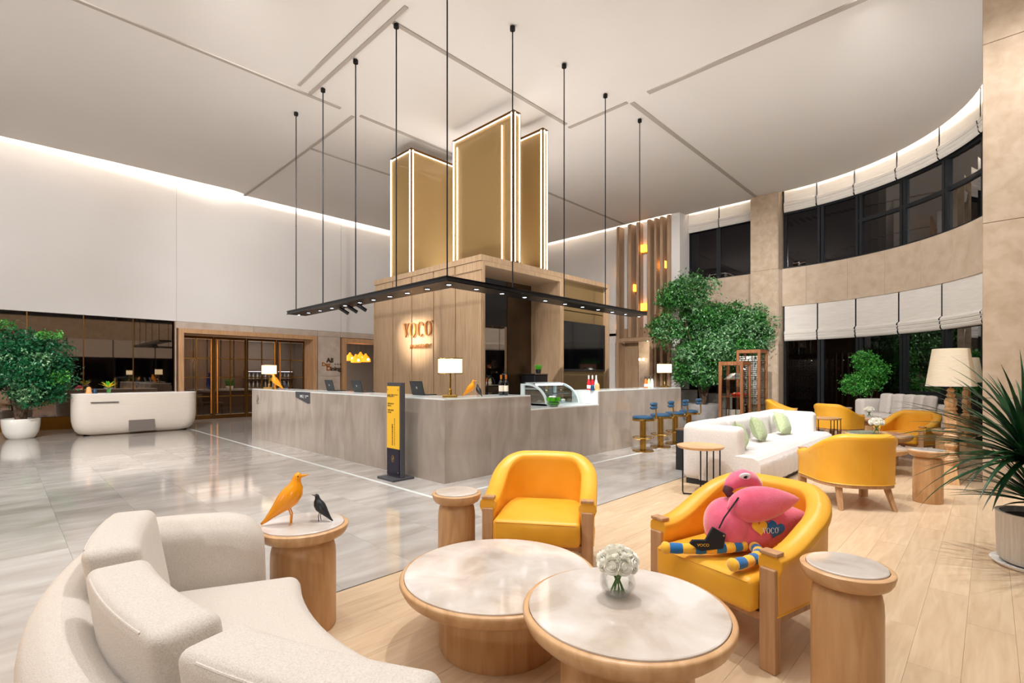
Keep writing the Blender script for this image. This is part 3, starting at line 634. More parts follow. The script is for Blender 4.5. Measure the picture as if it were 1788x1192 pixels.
# ---- counters ----
CZ = 1.10; U1 = colV(927, VC); U2 = colV(1046, VC); U3 = colV(1189, VC); V1 = colU(440, UC); CD = .62
ct = thing('reception_counter', 'long L-shaped veined stone reception counter with pale quartz top', 'counter', (UC, VC, 0))
def cb(name, m, x0, x1, y0, y1, z0, z1, bev=.003, par=None): return BX(x0-UC, x1-UC, y0-VC, y1-VC, z0, z1).build(name, m, par or ct, bevel=bev, smooth=False)
vj = [VC, colU(690, UC), colU(601, UC), colU(527, UC), V1]
for a, b in zip(vj[:-1], vj[1:]): cb('stone_panel', 'counter_stone', UC, UC+.03, a+.0015, b-.0015, 0, CZ)
uj = [UC+.03, (UC+U1)/2, U1]
for a, b in zip(uj[:-1], uj[1:]): cb('stone_panel', 'counter_stone', a+.001, b-.001, VC, VC+.03, 0, CZ)
cb('body', 'counter_stone', UC+.03, UC+CD, VC+.03, V1-.03, 0, CZ-.02); cb('body', 'counter_stone', UC+CD, U1-.03, VC+.03, VC+CD, 0, CZ-.02)
cb('stone_panel', 'counter_stone', UC+.03, UC+CD, V1-.03, V1, 0, CZ); cb('stone_panel', 'counter_stone', U1-.03, U1, VC+.03, VC+CD, 0, CZ)
cb('countertop', 'counter_quartz', UC+.004, UC+CD+.02, VC+.004, V1-.004, CZ, CZ+.02); cb('countertop', 'counter_quartz', UC+CD+.02, U1-.004, VC+.004, VC+CD+.02, CZ, CZ+.02)
cb('desk_shelf', 'counter_quartz', UC+CD+.02, UC+CD+.4, VC+1.2, V1-.3, .72, .76)
ya, yb = colU(516.6, UC), colU(541.7, UC)
b = MB().prism([(ya-VC, 1.11), (yb-VC, 1.11), (yb-VC, .9), (yb-VC+.08, .89), (ya-VC, 1.0)], -.008, -.0005, lambda a, b_, c: (c, a, b_)); b.build('plaque', 'sign_grey', ct, smooth=False)
text('plaque_lettering', 'IHG |', .075, 'white', ct, (-.009, ya-VC-.33*(ya-yb), 1.0), RU, .001); text('plaque_lettering', 'ONE REWARDS', .02, 'white', ct, (-.009, ya-VC-.68*(ya-yb), 1.03), RU, .001); text('plaque_lettering', 'CLUB', .02, 'white', ct, (-.009, ya-VC-.68*(ya-yb), 1.0), RU, .001)
def bird_emblem(par, cx, cy, r, m, face='U', x=0):
    fnU = lambda a, b_, c: (x-c, cy-a, cx+b_)
    b = MB(); n = 28
    vs = []; fs = []
    for i in range(n):
        a = 2*PI*i/n
        for q in (r, r*.9): vs += [fnU(q*math.cos(a)*.8, q*math.sin(a)*1.05, .0), fnU(q*math.cos(a)*.8, q*math.sin(a)*1.05, .003)]
    for i in range(n): o_ = i*4; p_ = ((i+1) % n)*4; fs += [(o_+1, p_+1, p_+3, o_+3)]
    b.add(vs, fs)
    b.prism([(-.1*r, -.75*r), (.05*r, -.1*r), (.4*r, .1*r), (.3*r, .5*r), (.05*r, .62*r), (-.1*r, .5*r), (.1*r, .4*r), (.02*r, .15*r), (-.3*r, -.1*r), (-.3*r, -.3*r)], .0, .003, fnU)
    return b.build('bird_emblem', m, par, smooth=False)
bird_emblem(ct, .88, colU(450, UC)-VC, .1, 'ink', x=-.001)
br = thing('bar_counter', 'veined stone bar counter with a lowered display shelf, in front of the blue stools', 'counter', (U1, VC, 0))
def bb(name, m, x0, x1, y0, y1, z0, z1, bev=.003): return BX(x0-U1, x1-U1, y0-VC, y1-VC, z0, z1).build(name, m, br, bevel=bev, smooth=False)
LZ = .88; bj = [U1, U2, (U2+U3)/2, U3]
for i, (a, b) in enumerate(zip(bj[:-1], bj[1:])): bb('stone_panel', 'counter_stone', a+.0015, b-.0015, VC, VC+.03, 0, LZ if i == 0 else 1.13)
bb('body', 'counter_stone', U1+.002, U2, VC+.03, VC+CD+.4, 0, LZ-.02); bb('body', 'counter_stone', U2+.03, U3-.03, VC+.03, VC+CD, 0, 1.11)
bb('countertop', 'counter_quartz', U1+.004, U2, VC+.004, VC+CD+.4, LZ-.001, LZ+.02)
bb('stone_panel', 'counter_quartz', U2, U2+.03, VC+.03, VC+CD, LZ+.02, 1.13); bb('stone_panel', 'counter_stone', U3-.03, U3, VC+.03, VC+CD, 0, 1.13)
bb('countertop', 'counter_quartz', U2+.004, U3-.004, VC+.004, VC+CD+.02, 1.131, 1.15)
BT = 1.15
# ---- hanging light bar ----
PU, PV, PE1, PE2, PZ = 4.49, 5.65, 10.3, 11.35, 2.87
hb = thing('hanging_light_bar', 'black L-shaped light bar hung on thin rods over the counters, with bright downlights', 'light fixture', (PU, PV, PZ))
b = MB(); wd = .42
b.prism([(0, 0), (PE1-PU, 0), (PE1-PU, wd), (wd, wd), (wd, PE2-PV), (0, PE2-PV)], -.075, -.01)
b.build('frame', 'black_satin', hb, bevel=.004, smooth=False)
b = MB(); b.prism([(-.012, -.012), (PE1-PU, -.012), (PE1-PU, 0), (0, 0), (0, PE2-PV), (-.012, PE2-PV)], -.02, 0); b.prism([(-.012, -.012), (PE1-PU, -.012), (PE1-PU, 0), (0, 0), (0, PE2-PV), (-.012, PE2-PV)], -.08, -.065)
b.build('edge_rail', 'black_gloss', hb, smooth=False)
cU, cV = PU+.21, PV+.21; lz = PZ-.08; lp = []
for px in (110, 155, 207, 262, 322, 390, 453, 528, 608, 700): lp.append((cU, colU(480+px*.3803, cU)))
lp.append((cU, cV))
for px in (925, 1043, 1147, 1242, 1332, 1412, 1484, 1549, 1610, 1672): lp.append((colV(480+px*.3803, cV), cV))
d0 = e0 = None
for x, y in lp:
    if not d0:
        d0 = MB().lathe([(.055, -.078), (.055, -.084), (.04, -.084), (.04, -.079)], 16).build('downlight_ring', 'black_satin', hb, loc=(x-PU, y-PV, 0)); e0 = MB().lathe([(0, -.079), (.04, -.079)], 16).build('lamp', 'led_spot', d0, smooth=False)
    else:
        c = d0.copy(); COL.objects.link(c); c.location = (x-PU, y-PV, 0); e = e0.copy(); COL.objects.link(e); e.parent = c
for px in (517, 564, 621, 692, 0, 895, 985, 1057, 1117):
    if px == 0: x, y = PU+.06, PV+.06
    elif px < 700: x, y = PU+.06, colU(px, PU+.06)
    else: x, y = colV(px, PV+.06), PV+.06
    r_ = MB().tube([(x-PU, y-PV, -.01), (x-PU, y-PV, ZC-PZ-.05)], .011, 6).build('suspension_rod', 'black_metal', hb)
    MB().lathe([(.045, 0), (.045, .06), (.02, .075)], 12, (x-PU, y-PV, ZC-PZ-.075)).build('ceiling_mount', 'black_metal', r_)
    if y > 6 or x > 5.5: MB().lathe([(.0, 0), (.016, .02), (.0, .04)], 8, (x-PU, y-PV, (ZC-PZ)*.42)).build('rod_joint', 'black_metal', r_)
for i, px in enumerate((617, 632, 648)):
    y = colU(px, PU+.5)
    t = thing('track_spotlight', '%s small black spotlight under the left arm of the hanging bar' % ['Leftmost', 'Middle', 'Rightmost'][i], 'spotlight', (PU+.3, y, PZ-.08), 0, 'spotlights under the light bar')
    MB().tube([(0, 0, 0), (0, 0, -.06)], .01, 8).build('stem', 'black_metal', t); MB().tube([(-.07, .05, -.02), (.07, -.05, -.13)], .035, 12).build('barrel', 'black_satin', t)
for q in (-.16, .12, .40): spot((PU+.62, colU(733, KU)+q*2.2+.1, 2.84), (KU, colU(733, KU)+q, 2.26), 200, 44, 1, .03, (1, .9, .76))
for (x, y) in lp[::2]: spot((x, y, lz-.03), (x, y, 0), 12, 90, .8, .04, (.95, .97, 1))
# ---- glowing mesh towers ----
TZ0, TZ1 = KZ, 6.95
def tower(lab, x0, x1, y0, y1, inner=None):
    t = thing('mesh_light_tower', lab, 'light fixture', ((x0+x1)/2, (y0+y1)/2, TZ0), 0, 'gold mesh light towers above the kiosk'); a, b = (x1-x0)/2, (y1-y0)/2; h = TZ1-TZ0; w = .035
    for sx in (-1, 1):
        for sy in (-1, 1):
            BX(sx*a-w*(sx > 0), sx*a+w*(sx < 0), sy*b-w*(sy > 0), sy*b+w*(sy < 0), 0, h).build('frame_post', 'bronze', t, smooth=False)
            BX(*sorted((sx*a, sx*(a+.012))), *sorted((sy*(b-w), sy*(b-w-.03))), .02, h-.04).build('light_tube', 'led_white', t, smooth=False); BX(*sorted((sx*(a-w), sx*(a-w-(.03 if a > .3 else .02)))), *sorted((sy*b, sy*(b+.012))), .02, h-.04).build('light_tube', 'led_white', t, smooth=False)
    for z in (0, h-w):
        o = MB(); o.box(-a+w, a-w, -b, -b+w, z, z+w); o.box(-a+w, a-w, b-w, b, z, z+w); o.box(-a, -a+w, -b+w, b-w, z, z+w); o.box(a-w, a, -b+w, b-w, z, z+w); o.build('frame_rail', 'bronze', t, smooth=False)
    zt = h-w-.03
    for sg in (-1, 1): BX(*sorted((sg*a, sg*(a+.012))), -b+w, b-w, zt-.02, zt).build('light_tube', 'led_white', t, smooth=False); BX(-a+w, a-w, *sorted((sg*b, sg*(b+.012))), zt-.02, zt).build('light_tube', 'led_white', t, smooth=False)
    for X in (-a+.012, a-.02): BX(X, X+.006, -b+w, b-w, w, h-w).build('mesh_panel', 'mesh_gold', t, smooth=False)
    for Y in (-b+.012, b-.02): BX(-a+w, a-w, Y, Y+.006, w, h-w).build('mesh_panel', 'mesh_gold', t, smooth=False)
    if inner:
        (i0, i1, j0, j1) = inner
        BX(i0, i1, j0, j1, .0, h-.25).build('inner_panel', 'gold_mesh', t, smooth=False)
    return t
tower('wide gold mesh light tower at the left, above the counter-side wood panels', 6.94, 8.5, 10.1, 11.03, (-.3, .7, .2, .25))
t2 = tower('tallest slab-like gold mesh light tower in the middle, nearest the kiosk edge', 7.42, 7.64, 7.12, 9.12, (.0, .03, -.72, .75))
for Y in (-.68, .8): BX(-.128, -.116, Y, Y+.025, .02, 2.95).build('light_tube', 'led_white', t2, smooth=False)
tower('narrow gold mesh light tower at the right, partly behind the middle one', 8.42, 8.6, 7.17, 7.95, (.0, .03, -.3, .3))
# ---- things on the counters ----
def table_lamp(loc, label, rz=0):
    t = thing('table_lamp', label, 'table lamp', loc, rz, 'brass table lamps on the counters')
    BX(-.1, .1, -.07, .07, 0, .035).build('base', 'brass', t, bevel=.004, smooth=False); MB().tube([(0, 0, .035), (0, 0, .34)], .014, 10).build('stem', 'brass', t); MB().lathe([(.024, 0), (.024, .07), (.014, .09)], 12, (0, 0, .035)).build('collar', 'brass', t)
    b = MB(); R, h = .17, .2
    prof = [(R-.006, .34), (R, .34), (R, .34+h), (R-.006, .34+h)]
    b.lathe(prof, 36, sy=.55); b.build('shade', 'shade_lit', t)
    r = MB(); r.lathe([(R+.006, .33), (R+.006, .342), (R-.01, .342), (R-.01, .33)], 36, sy=.57); r.lathe([(R+.006, .34+h), (R+.006, .352+h), (R-.01, .352+h), (R-.01, .34+h)], 36, sy=.57); r.build('shade_trim', 'brass', t)
    MB().ell((0, 0, .44), (.03, .03, .04), 12, 8).build('bulb', 'bulb', t)
    return t
CT = CZ+.02
lrz = math.radians(-46)
table_lamp(PD(786, 6.95, CT), 'lit brass table lamp at the corner of the reception counter', lrz)
x_ = UC+.28; table_lamp((x_, colU(470, x_), CT), 'lit brass table lamp at the far left end of the reception counter', lrz)
y_ = VC+.28; table_lamp((colV(1160, y_), y_, BT), 'lit brass table lamp at the far right end of the bar counter', lrz)
def house_bird(loc, rz, s, m, label, gloss_eye=True):
    t = thing('bird_figurine', label, 'figurine', loc, rz)
    # profile: side view along local X (beak at +x)
    path = [(-.150, .012, .006), (-.125, .030, .013), (-.095, .060, .022), (-.06, .095, .036), (-.025, .130, .052), (.008, .163, .062), (.032, .198, .058), (.044, .232, .043), (.046, .256, .029), (.050, .274, .025), (.056, .290, .024), (.060, .303, .018), (.062, .313, .005)]
    b = MB(); b.tube([(x*s, 0, (z+.0)*s) for x, z, r in path], [r*s for x, z, r in path], 18); b.build('body', m, t, ang=80)
    MB().tube([(.07*s, 0, .290*s), (.09*s, 0, .292*s), (.125*s, 0, .300*s)], [.011*s, .007*s, .001*s], 8).build('beak', m, t)
    for sy in (-1, 1):
        MB().tube([(.0, sy*.018*s, .125*s), (.022*s, sy*.02*s, .06*s), (.016*s, sy*.022*s, 0)], .0035*s+.0006, 6).build('leg', m, t)
        MB().ell((.062*s, sy*.0225*s, .293*s), (.004*s, .003*s, .004*s), 8, 6).build('eye', 'black_gloss' if m == 'yellow_gloss' else 'white', t)
    return t
p = PD(821, 7.2, CT); house_bird(p, lrz, .78, 'yellow_gloss', 'yellow bird figurine on the reception counter corner, beside the lamp')
p = PD(836, 7.1, CT); house_bird(p, lrz+PI*.72, .58, 'black_satin', 'small black bird figurine right of the yellow one on the reception counter')
x_ = UC+.22; p = Vector((x_, colU(482, x_), CT)); house_bird(p, lrz+PI, 1.1, 'yellow_gloss', 'yellow bird figurine by the lamp at the far left counter end')
x_ = UC+.3; p = Vector((x_+.05, colU(494, x_), CT)); house_bird(p, lrz+PI, .6, 'black_satin', 'black bird figurine behind the yellow one at the far left counter end')
def bottle(loc, prof, mbody, parts, label, grp):
    t = thing('bottle', label, 'bottle', loc, 0, grp); MB().lathe(prof, 18).build('body', mbody, t)
    for nm, pr, m in parts: MB().lathe(pr, 18).build(nm, m, t)
wine = [(.034, 0), (.037, .008), (.037, .19), (.034, .205), (.016, .235), (.0145, .25), (.0145, .31), (.016, .312)]
for i, px in enumerate((875, 883.5)):
    bottle(PD(px, 7.72, CT), wine, 'wine_glass', [('label', [(.0375, .06), (.0378, .062), (.0378, .15), (.0375, .152)], 'wine_label'), ('foil', [(.0155, .25), (.0165, .252), (.0165, .314), (0, .316)], 'foil_orange')], ['left', 'right'][i].capitalize()+' of two dark wine bottles standing beside the cake display', 'wine bottles on the counter')
fizz = [(.033, 0), (.036, .01), (.036, .12), (.03, .16), (.014, .21), (.013, .27), (.016, .275)]
for i, (px, d, m, lb) in enumerate([(1028, 9.45, 'red_drink', 'red drink bottle, left of the three beside the cake display'), (1034.5, 9.55, 'red_drink', 'pink-red drink bottle, middle of the three under the television'), (1041, 9.5, 'clear_bottle', 'clear bottle behind the orange and blue bell ornaments')]):
    bottle(PD(px, d, BT), fizz, m, [('label', [(.0365, .03), (.0368, .031), (.0368, .09), (.0365, .091)], 'white'), ('neck_foil', [(.0145, .2), (.016, .21), (.015, .28), (0, .282)], 'white_ceramic')], lb, 'drink bottles on the bar')
for i, (px, d, m, lb) in enumerate([(1127.5, 10.9, 'orange_drink', 'orange drink bottle, leftmost on the bar by the right lamp'), (1133, 11.0, 'pale_drink', 'pale green drink bottle in the middle, by the right lamp'), (1138.5, 10.95, 'clear_bottle', 'green-tinted clear bottle nearest the right lamp')]):
    bottle(PD(px, d, BT), fizz, m, [('label', [(.0365, .03), (.0368, .031), (.0368, .09), (.0365, .091)], 'white'), ('neck_foil', [(.0145, .2), (.016, .21), (.015, .28), (0, .282)], 'steel')], lb, 'drink bottles on the bar')
def bell(loc, m, label, s=1):
    t = thing('bell_ornament', label, 'ornament', loc, 0); MB().lathe([(.042*s, 0), (.042*s, .015*s), (.036*s, .02*s), (.033*s, .07*s), (.026*s, .095*s), (.012*s, .108*s), (0, .11*s)], 18).build('body', m, t); MB().lathe([(.044*s, 0), (.046*s, .006*s), (.044*s, .012*s)], 18).build('rim', m, t)
bell(PD(1034.5, 9.2, BT), 'navy', 'small blue bell-shaped ornament in front of the drink bottles'); bell(PD(1043, 9.22, BT), 'peach', 'small orange bell-shaped ornament in front of the drink bottles', 1.25)
def laptop(px, lab, w=.33):
    x = UC+.5; t = thing('laptop', lab, 'laptop', (x, colU(px, x), CT), -PI/2, 'laptops on the reception counter')
    # open away from the hall: the lid's back faces -x
    BX(-w/2, w/2, -.0, .23, 0, .014).build('base', 'laptop_black', t, bevel=.003, smooth=False)
    a = math.radians(14); T = Matrix.Translation((0, 0, .012)) @ Matrix.Rotation(a, 4, 'X')
    MB().box(-w/2, w/2, -.01, 0, 0, .215, T).build('lid', 'laptop_black', t, bevel=.003, smooth=False)
    MB().box(-w/2+.01, w/2-.01, 0, .001, .01, .205, T).build('screen', 'black_screen', t, smooth=False)
    MB().prism(ring_poly(0, .11, .02, .02, 16), -.012, -.0102, lambda p, q, r: tuple(T @ Vector((p, r, q)))).build('badge', 'steel', t, smooth=False)
    t.rotation_euler.z = -PI/2; return t
laptop(578, 'Black laptop farthest left on the counter, seen from behind'); laptop(626, 'Middle black laptop, in front of the second doorway'); laptop(731, 'black laptop just right of the yellow sign stand')
# cake display case
cx0, cx1, cy0, cy1, cz = colV(955, 5.48), colV(1012, 5.48), 5.48, 6.1, LZ+.02
t = thing('cake_display', 'curved glass cake display case with pale frame on the lowered counter', 'display case', (cx0, cy0, cz)); w_ = cx1-cx0; dp = cy1-cy0; hh = .4
arcp = [(dp*(1-math.cos(a))*.85, hh*math.sin(a)) for a in np.linspace(0, PI/2, 12)]
for x in (0, w_-.04):
    outer = arcp+[(dp, hh), (dp, 0)]; b = MB(); q = len(outer)
    inner = [(dp*.1+(p[0]-dp*.1)*.80+.03, p[1]*.80+.03) for p in outer]
    vs = []; fs = []
    for (p, r) in zip(outer, inner):
        for xx in (x, x+.04): vs += [(xx, p[0], p[1]), (xx, r[0], r[1])]
    for i in range(q): o_ = i*4; n_ = ((i+1) % q)*4; fs += [(o_, n_, n_+1, o_+1), (o_+2, o_+3, n_+3, n_+2), (o_, o_+2, n_+2, n_), (o_+1, n_+1, n_+3, o_+3)]
    b.add(vs, fs).build('side_frame', 'case_white', t, smooth=False)
    MB().prism(inner, x+.018, x+.022, lambda a, b_, c: (c, a, b_)).build('side_glass', 'case_glass', t, smooth=False)
MB().grid(lambda u, v: (.04+(w_-.08)*u, *(lambda p: (p[0]+.004, p[1]-.004))(arcp[min(11, int(v*11))])), 3, 12).build('curved_glass', 'case_glass', t)
BX(0, w_, dp*.8, dp, hh-.02, hh).build('top_rail', 'case_white', t, smooth=False); BX(0, w_, 0, dp, 0, .03).build('base', 'case_white', t, smooth=False)
BX(.04, w_-.04, dp*.3, dp-.03, .2, .208).build('shelf', 'case_glass', t, smooth=False); BX(.04, w_-.04, dp*.3, dp*.31, .19, .212).build('shelf_edge', 'steel', t, smooth=False); BX(.04, w_-.04, dp-.02, dp, .03, hh-.02).build('back_panel', 'case_glass', t, smooth=False)
BX(.1, w_-.1, dp*.5, dp*.56, hh-.03, hh-.02).build('lamp', 'led_spot', t, smooth=False)
for i in range(5): tag(MB().lathe([(.03, 0), (.045, .03), (.04, .05), (.02, .06), (0, .062)], 12).build('pastry', 'peach' if i % 2 else 'white', loc=(cx0+.15+i*.17, cy0+.3, cz+.03)), ['leftmost pastry', 'second pastry from the left', 'middle pastry', 'fourth pastry from the left', 'rightmost pastry'][i].capitalize()+' on the floor of the cake display', 'pastry', 'pastries in the cake display')
t = thing('flower_bowl', 'round glass bowl of bright green leaves in front of the cake display', 'plant', (colV(966.5, 5.32), 5.32, LZ+.02))
MB().lathe([(.07, 0), (.1, .03), (.105, .07), (.085, .11), (.08, .11), (.098, .07), (.092, .032), (.065, .006)], 24).build('bowl', 'clear_glass', t)
MB().lathe([(.06, .008), (.09, .04), (.094, .07), (.078, .1), (0, .105)], 20).build('leaf_filling', 'leaf_green', t); MB().lathe([(.099, .052), (.102, .054), (.102, .062), (.099, .064)], 20).build('band', 'grass', t)
grassy(500, .1, .07, (0, 0, .09), par=t, wd=.012, name='leaves')
for (a, r) in ((0, 0), (2, .05), (4, .05)): MB().ell((r*math.cos(a), r*math.sin(a), .165), (.035, .035, .018), 10, 6).build('white_bloom', 'white_plush', t)
# sign stand
t = thing('sign_stand', 'tall yellow and dark freestanding sign with small lettering before the counter', 'sign', (3.82, 5.93, 0))
BX(-.17, .17, -.2, .2, 0, .03).build('base', 'sign_grey', t, bevel=.004, smooth=False); BX(-.03, .04, -.17, .17, .03, 1.33).build('body', 'sign_grey', t, bevel=.004, smooth=False)
BX(-.045, -.034, -.15, .15, .42, 1.28).build('yellow_panel', 'sign_yellow', t, smooth=False); BX(-.045, -.034, -.15, .15, .06, .415).build('navy_panel', 'sign_navy', t, smooth=False)
for y in (-.13, .13):
    for z in (1.23, .1): MB().ell((-.047, y, z), (.006, .009, .009), 10, 6).build('screw', 'steel', t)
text('lettering', 'IHG', .055, 'ink', t, (-.046, .14, 1.13), RU, .0008, bold=.0015); MB().prism(ring_poly(0, 0, .012, .024, 12), 0, .001, lambda a, b_, c: (-.0455-c, .02-a, 1.15+b_)).build('lettering', 'ink', t, smooth=False)
text('lettering', 'ONE REWARDS', .017, 'ink', t, (-.046, .0, 1.155), RU, .0008); text('lettering', 'CLUB', .015, 'ink', t, (-.046, .0, 1.135), RU, .0008)
text('lettering', '优悦会会员专享', .022, 'ink', t, (-.046, .13, 1.03), RU, .0008); text('lettering', '即刻入住', .022, 'ink', t, (-.046, .13, 1.0), RU, .0008); text('lettering', '欢迎加入优悦会', .022, 'ink', t, (-.046, .13, .94), RU, .0008); text('lettering', '尊享礼遇', .022, 'ink', t, (-.046, .13, .91), RU, .0008)
o = text('lettering', '欢迎光临洲际酒店集团', .03, 'ink', t, (-.046, .0, .46), (0, 0, 0), .0008); o.rotation_euler = Matrix(((0, 0, -1), (0, -1, 0), (-1, 0, 0))).to_euler() if 0 else (Matrix.Rotation(-PI/2, 3, 'Z') @ Matrix.Rotation(PI/2, 3, 'X') @ Matrix.Rotation(PI/2, 3, 'Z')).to_euler()
o = text('lettering', 'WELCOME TO OUR HOTEL REWARDS', .022, 'ink', t, (-.046, -.05, .46), (0, 0, 0), .0008); o.rotation_euler = (Matrix.Rotation(-PI/2, 3, 'Z') @ Matrix.Rotation(PI/2, 3, 'X') @ Matrix.Rotation(PI/2, 3, 'Z')).to_euler()
bird_emblem(t, .28, .0, .045, 'gold_print', x=-.0455)
# bar stools
def stool(x, y, lab, src=None):
    if src: return dup(src, (x, y, 0), 0, lab)
    t = thing('bar_stool', lab, 'bar stool', (x, y, 0), 0, 'blue and brass bar stools at the bar counter')
    MB().lathe([(.2, 0), (.2, .012), (.19, .02), (.05, .024), (.045, .03)], 32).build('base_plate', 'brass', t)
    b = MB(); n = 16
    for i in range(n): a = 2*PI*i/n; b.tube([(.048*math.cos(a), .048*math.sin(a), .02), (.048*math.cos(a), .048*math.sin(a), .56)], .011, 6)
    b.lathe([(.044, .02), (.044, .56)], 16); b.build('column', 'brass', t)
    MB().lathe([(.17, .57), (.2, .58), (.2, .61), (.19, .62)], 32).build('seat_rim', 'brass', t); MB().lathe([(.05, .56), (.05, .575)], 16).build('swivel', 'black_metal', t)
    MB().lathe([(.19, .615), (.2, .63), (.195, .655), (.16, .668), (0, .672)], 32).build('seat', 'blue_velvet', t)
    rg = MB(); rg.tube([(.19*math.cos(a), .19*math.sin(a), .26) for a in np.linspace(0, 2*PI, 33)], .009, 8, cap=False)
    for i in range(4): a = PI/4+PI/2*i; rg.tube([(.05*math.cos(a), .05*math.sin(a), .22), (.12*math.cos(a), .12*math.sin(a), .225), (.19*math.cos(a), .19*math.sin(a), .26)], .008, 6)
    rg.build('foot_ring', 'brass', t)
    s_ = MB(); T = Matrix.Rotation(-PI/2, 4, 'Z')
    s_.tube([(.0, -.17, .585), (0, -.25, .59), (0, -.275, .63), (0, -.27, .75), (0, -.255, .87)], .014, 8); s_.build('back_support', 'brass', t)
    for j, z in enumerate((.83, .895)):
        MB().tube([(.0+.19*math.sin(a), .0-.245*math.cos(a)-.0, z) for a in np.linspace(-.55, .55, 9)], [.022]+[.034]*7+[.022], 12).build('back_cushion', 'blue_velvet', t)
    return t
s1 = stool(8.45, 4.72, 'blue bar stool nearest the camera, with brass column'); stool(9.18, 4.74, 'second blue bar stool from the camera', s1); stool(9.86, 4.76, 'third blue bar stool from the camera', s1); stool(10.55, 4.78, 'blue bar stool farthest away, by the concrete planter', s1)
# =================== LOUNGE ===================
VR_ = math.radians(-46)       # local X = picture right, local Y = away from the lens side of the room
def curved(R0, R1, a0, a1, z0, z1, r=.05, puff=0, n=10, lean=0):
    """soft block bent along an arc; angles in degrees"""
    a0, a1 = math.radians(a0), math.radians(a1); Rm = (R0+R1)/2; L_ = abs(a1-a0)*Rm; am = (a0+a1)/2
    def f(x, y, z):
        a = am+x/Rm; R = Rm+y+lean*(z-z0); return (R*math.cos(a), R*math.sin(a), z)
    return MB().rbox((0, 0, (z0+z1)/2), (L_, R1-R0, z1-z0), r, n, puff, f)
# --- curved foreground sofa ---
so = thing('curved_sofa', 'large curved beige boucle sofa in the foreground corner, seen from behind', 'sofa', W(.35, 3.0), VR_)
M['boucle']
SA0 = 200.5
curved(1.53, 2.30, SA0, 274, .06, .30, .04, n=26).build('base', 'boucle', so)
for a, b in ((SA0, 241.5), (241.9, 274)): curved(1.50, 2.17, a, b, .28, .445, .055, .012, 16).build('seat_cushion', 'boucle', so)
for a, b in ((198, 242), (242.3, 274)): curved(2.19, 2.37, a, b, .08, .71, .09, .01, 16).build('backrest', 'boucle', so)
# arm: soft rounded block at the left end
T = Matrix.Rotation(math.radians(SA0-4.6), 4, 'Z') @ Matrix.Translation((2.0, 0, 0))
def armf(x, y, z):
    if z > .4 and x < 0: z = z-(max(0, -x-.12)**2)*1.6
    return (x, y, z)
MB().rbox((0, 0, .395), (.62, .2, .67), .09, 14, .012, armf, T).build('armrest', 'boucle', so)
for a, b, l in ((203.5, 218.5, .17), (222.8, 239.2, .14), (241.2, 256.5, .14)):
    c_ = curved(2.01, 2.17, a, b, .43, .85, .032, .008, 12, lean=l).build('back_cushion', 'boucle', so)
    ar, br = math.radians(a+2.0), math.radians(b-2.0); pts = []
    def cp_(a_, y, z): R = 2.09+y+l*(z-.43); return (R*math.cos(a_), R*math.sin(a_), z)
    y = .072
    for q in np.linspace(0, 1, 12): pts.append(cp_(ar+(br-ar)*q, y, .838))
    MB().tube(pts, .0035, 6).build('piping', 'boucle', c_)
# --- mushroom side tables and round coffee tables ---
def round_table(loc, R, Rp, h, label, cat='side table', th=.07, grp=None, name='side_table', neck=True, n=56):
    t = thing(name, label, cat, loc, random.uniform(0, 6), grp); hb_ = h-th
    if neck: pr = [(Rp*.97, 0), (Rp, .01), (Rp, hb_-.11), (Rp*.985, hb_-.07), (Rp*.94, hb_-.035), (Rp*.85, hb_-.01), (Rp*.75, hb_)]
    else: pr = [(Rp*.985, 0), (Rp, .012), (Rp, hb_)]
    MB().lathe(pr, n).build('pedestal', 'oak', t)
    k_ = th
    tp = [(Rp*.72 if neck else Rp*.9, hb_), (R*.80, hb_), (R*.90, hb_+k_*.16), (R*.965, hb_+k_*.42), (R, hb_+k_*.78), (R*1.0, hb_+k_*.93), (R-.006, h), (R-.022, h), (R-.022, h-.01), (0, h-.01)]
    MB().lathe(tp, n).build('table_top', 'oak_top', t, ang=50)
    MB().lathe([(R-.024, h-.009), (R-.024, h+.006), (R-.028, h+.009), (0, h+.009)], n).build('marble_inlay', 'table_marble', t)
    return t
round_table(W(-.067*1.05, 2.545*1.05), .525, .32, .375, 'lower round marble coffee table, left of the one with roses', 'coffee table', .1, None, 'coffee_table', False, 72)
round_table(W(.4935*.93, 2.147*.93), .415, .262, .50, 'higher round marble coffee table carrying the glass bowl of white roses', 'coffee table', .1, None, 'coffee_table', False, 72)
S1 = round_table(W(-1.19, 2.83), .243, .175, .58, 'oak side table with marble inlay carrying the yellow and black bird figurines')
round_table(W(-.403, 3.61), .177, .135, .58, 'narrow oak side table left of the yellow armchair in the middle')
round_table(W(1.485, 2.2), .18, .138, .585, 'narrow oak side table at the lower right beside the flamingo armchair')
round_table(W(4.7, 5.6), .18, .137, .585, 'narrow oak side table right of the armchair turned away from the lens')
round_table(W(6.72, 7.65), .19, .14, .585, 'oak side table half hidden behind the front floor lamp')
round_table(W(9.35, 10.25), .24, .18, .585, 'oak side table behind the rear floor lamp, by the right stone pillar')
round_table(W(9.0, 13.45), .2, .15, .56, 'small oak side table at the left end of the window sofa')
round_table(W(5.95, 8.05), .455, .26, .48, 'middle round coffee table with white flowers, in front of the far armchair', 'coffee table', .1, None, 'coffee_table', False)
round_table(W(5.3, 7.3), .45, .26, .38, 'lower round coffee table behind the armchair turned away', 'coffee table', .09, None, 'coffee_table', False)
round_table(W(8.3, 11.55), .42, .25, .46, 'far round coffee table with white flowers before the window sofa', 'coffee table', .1, None, 'coffee_table', False)
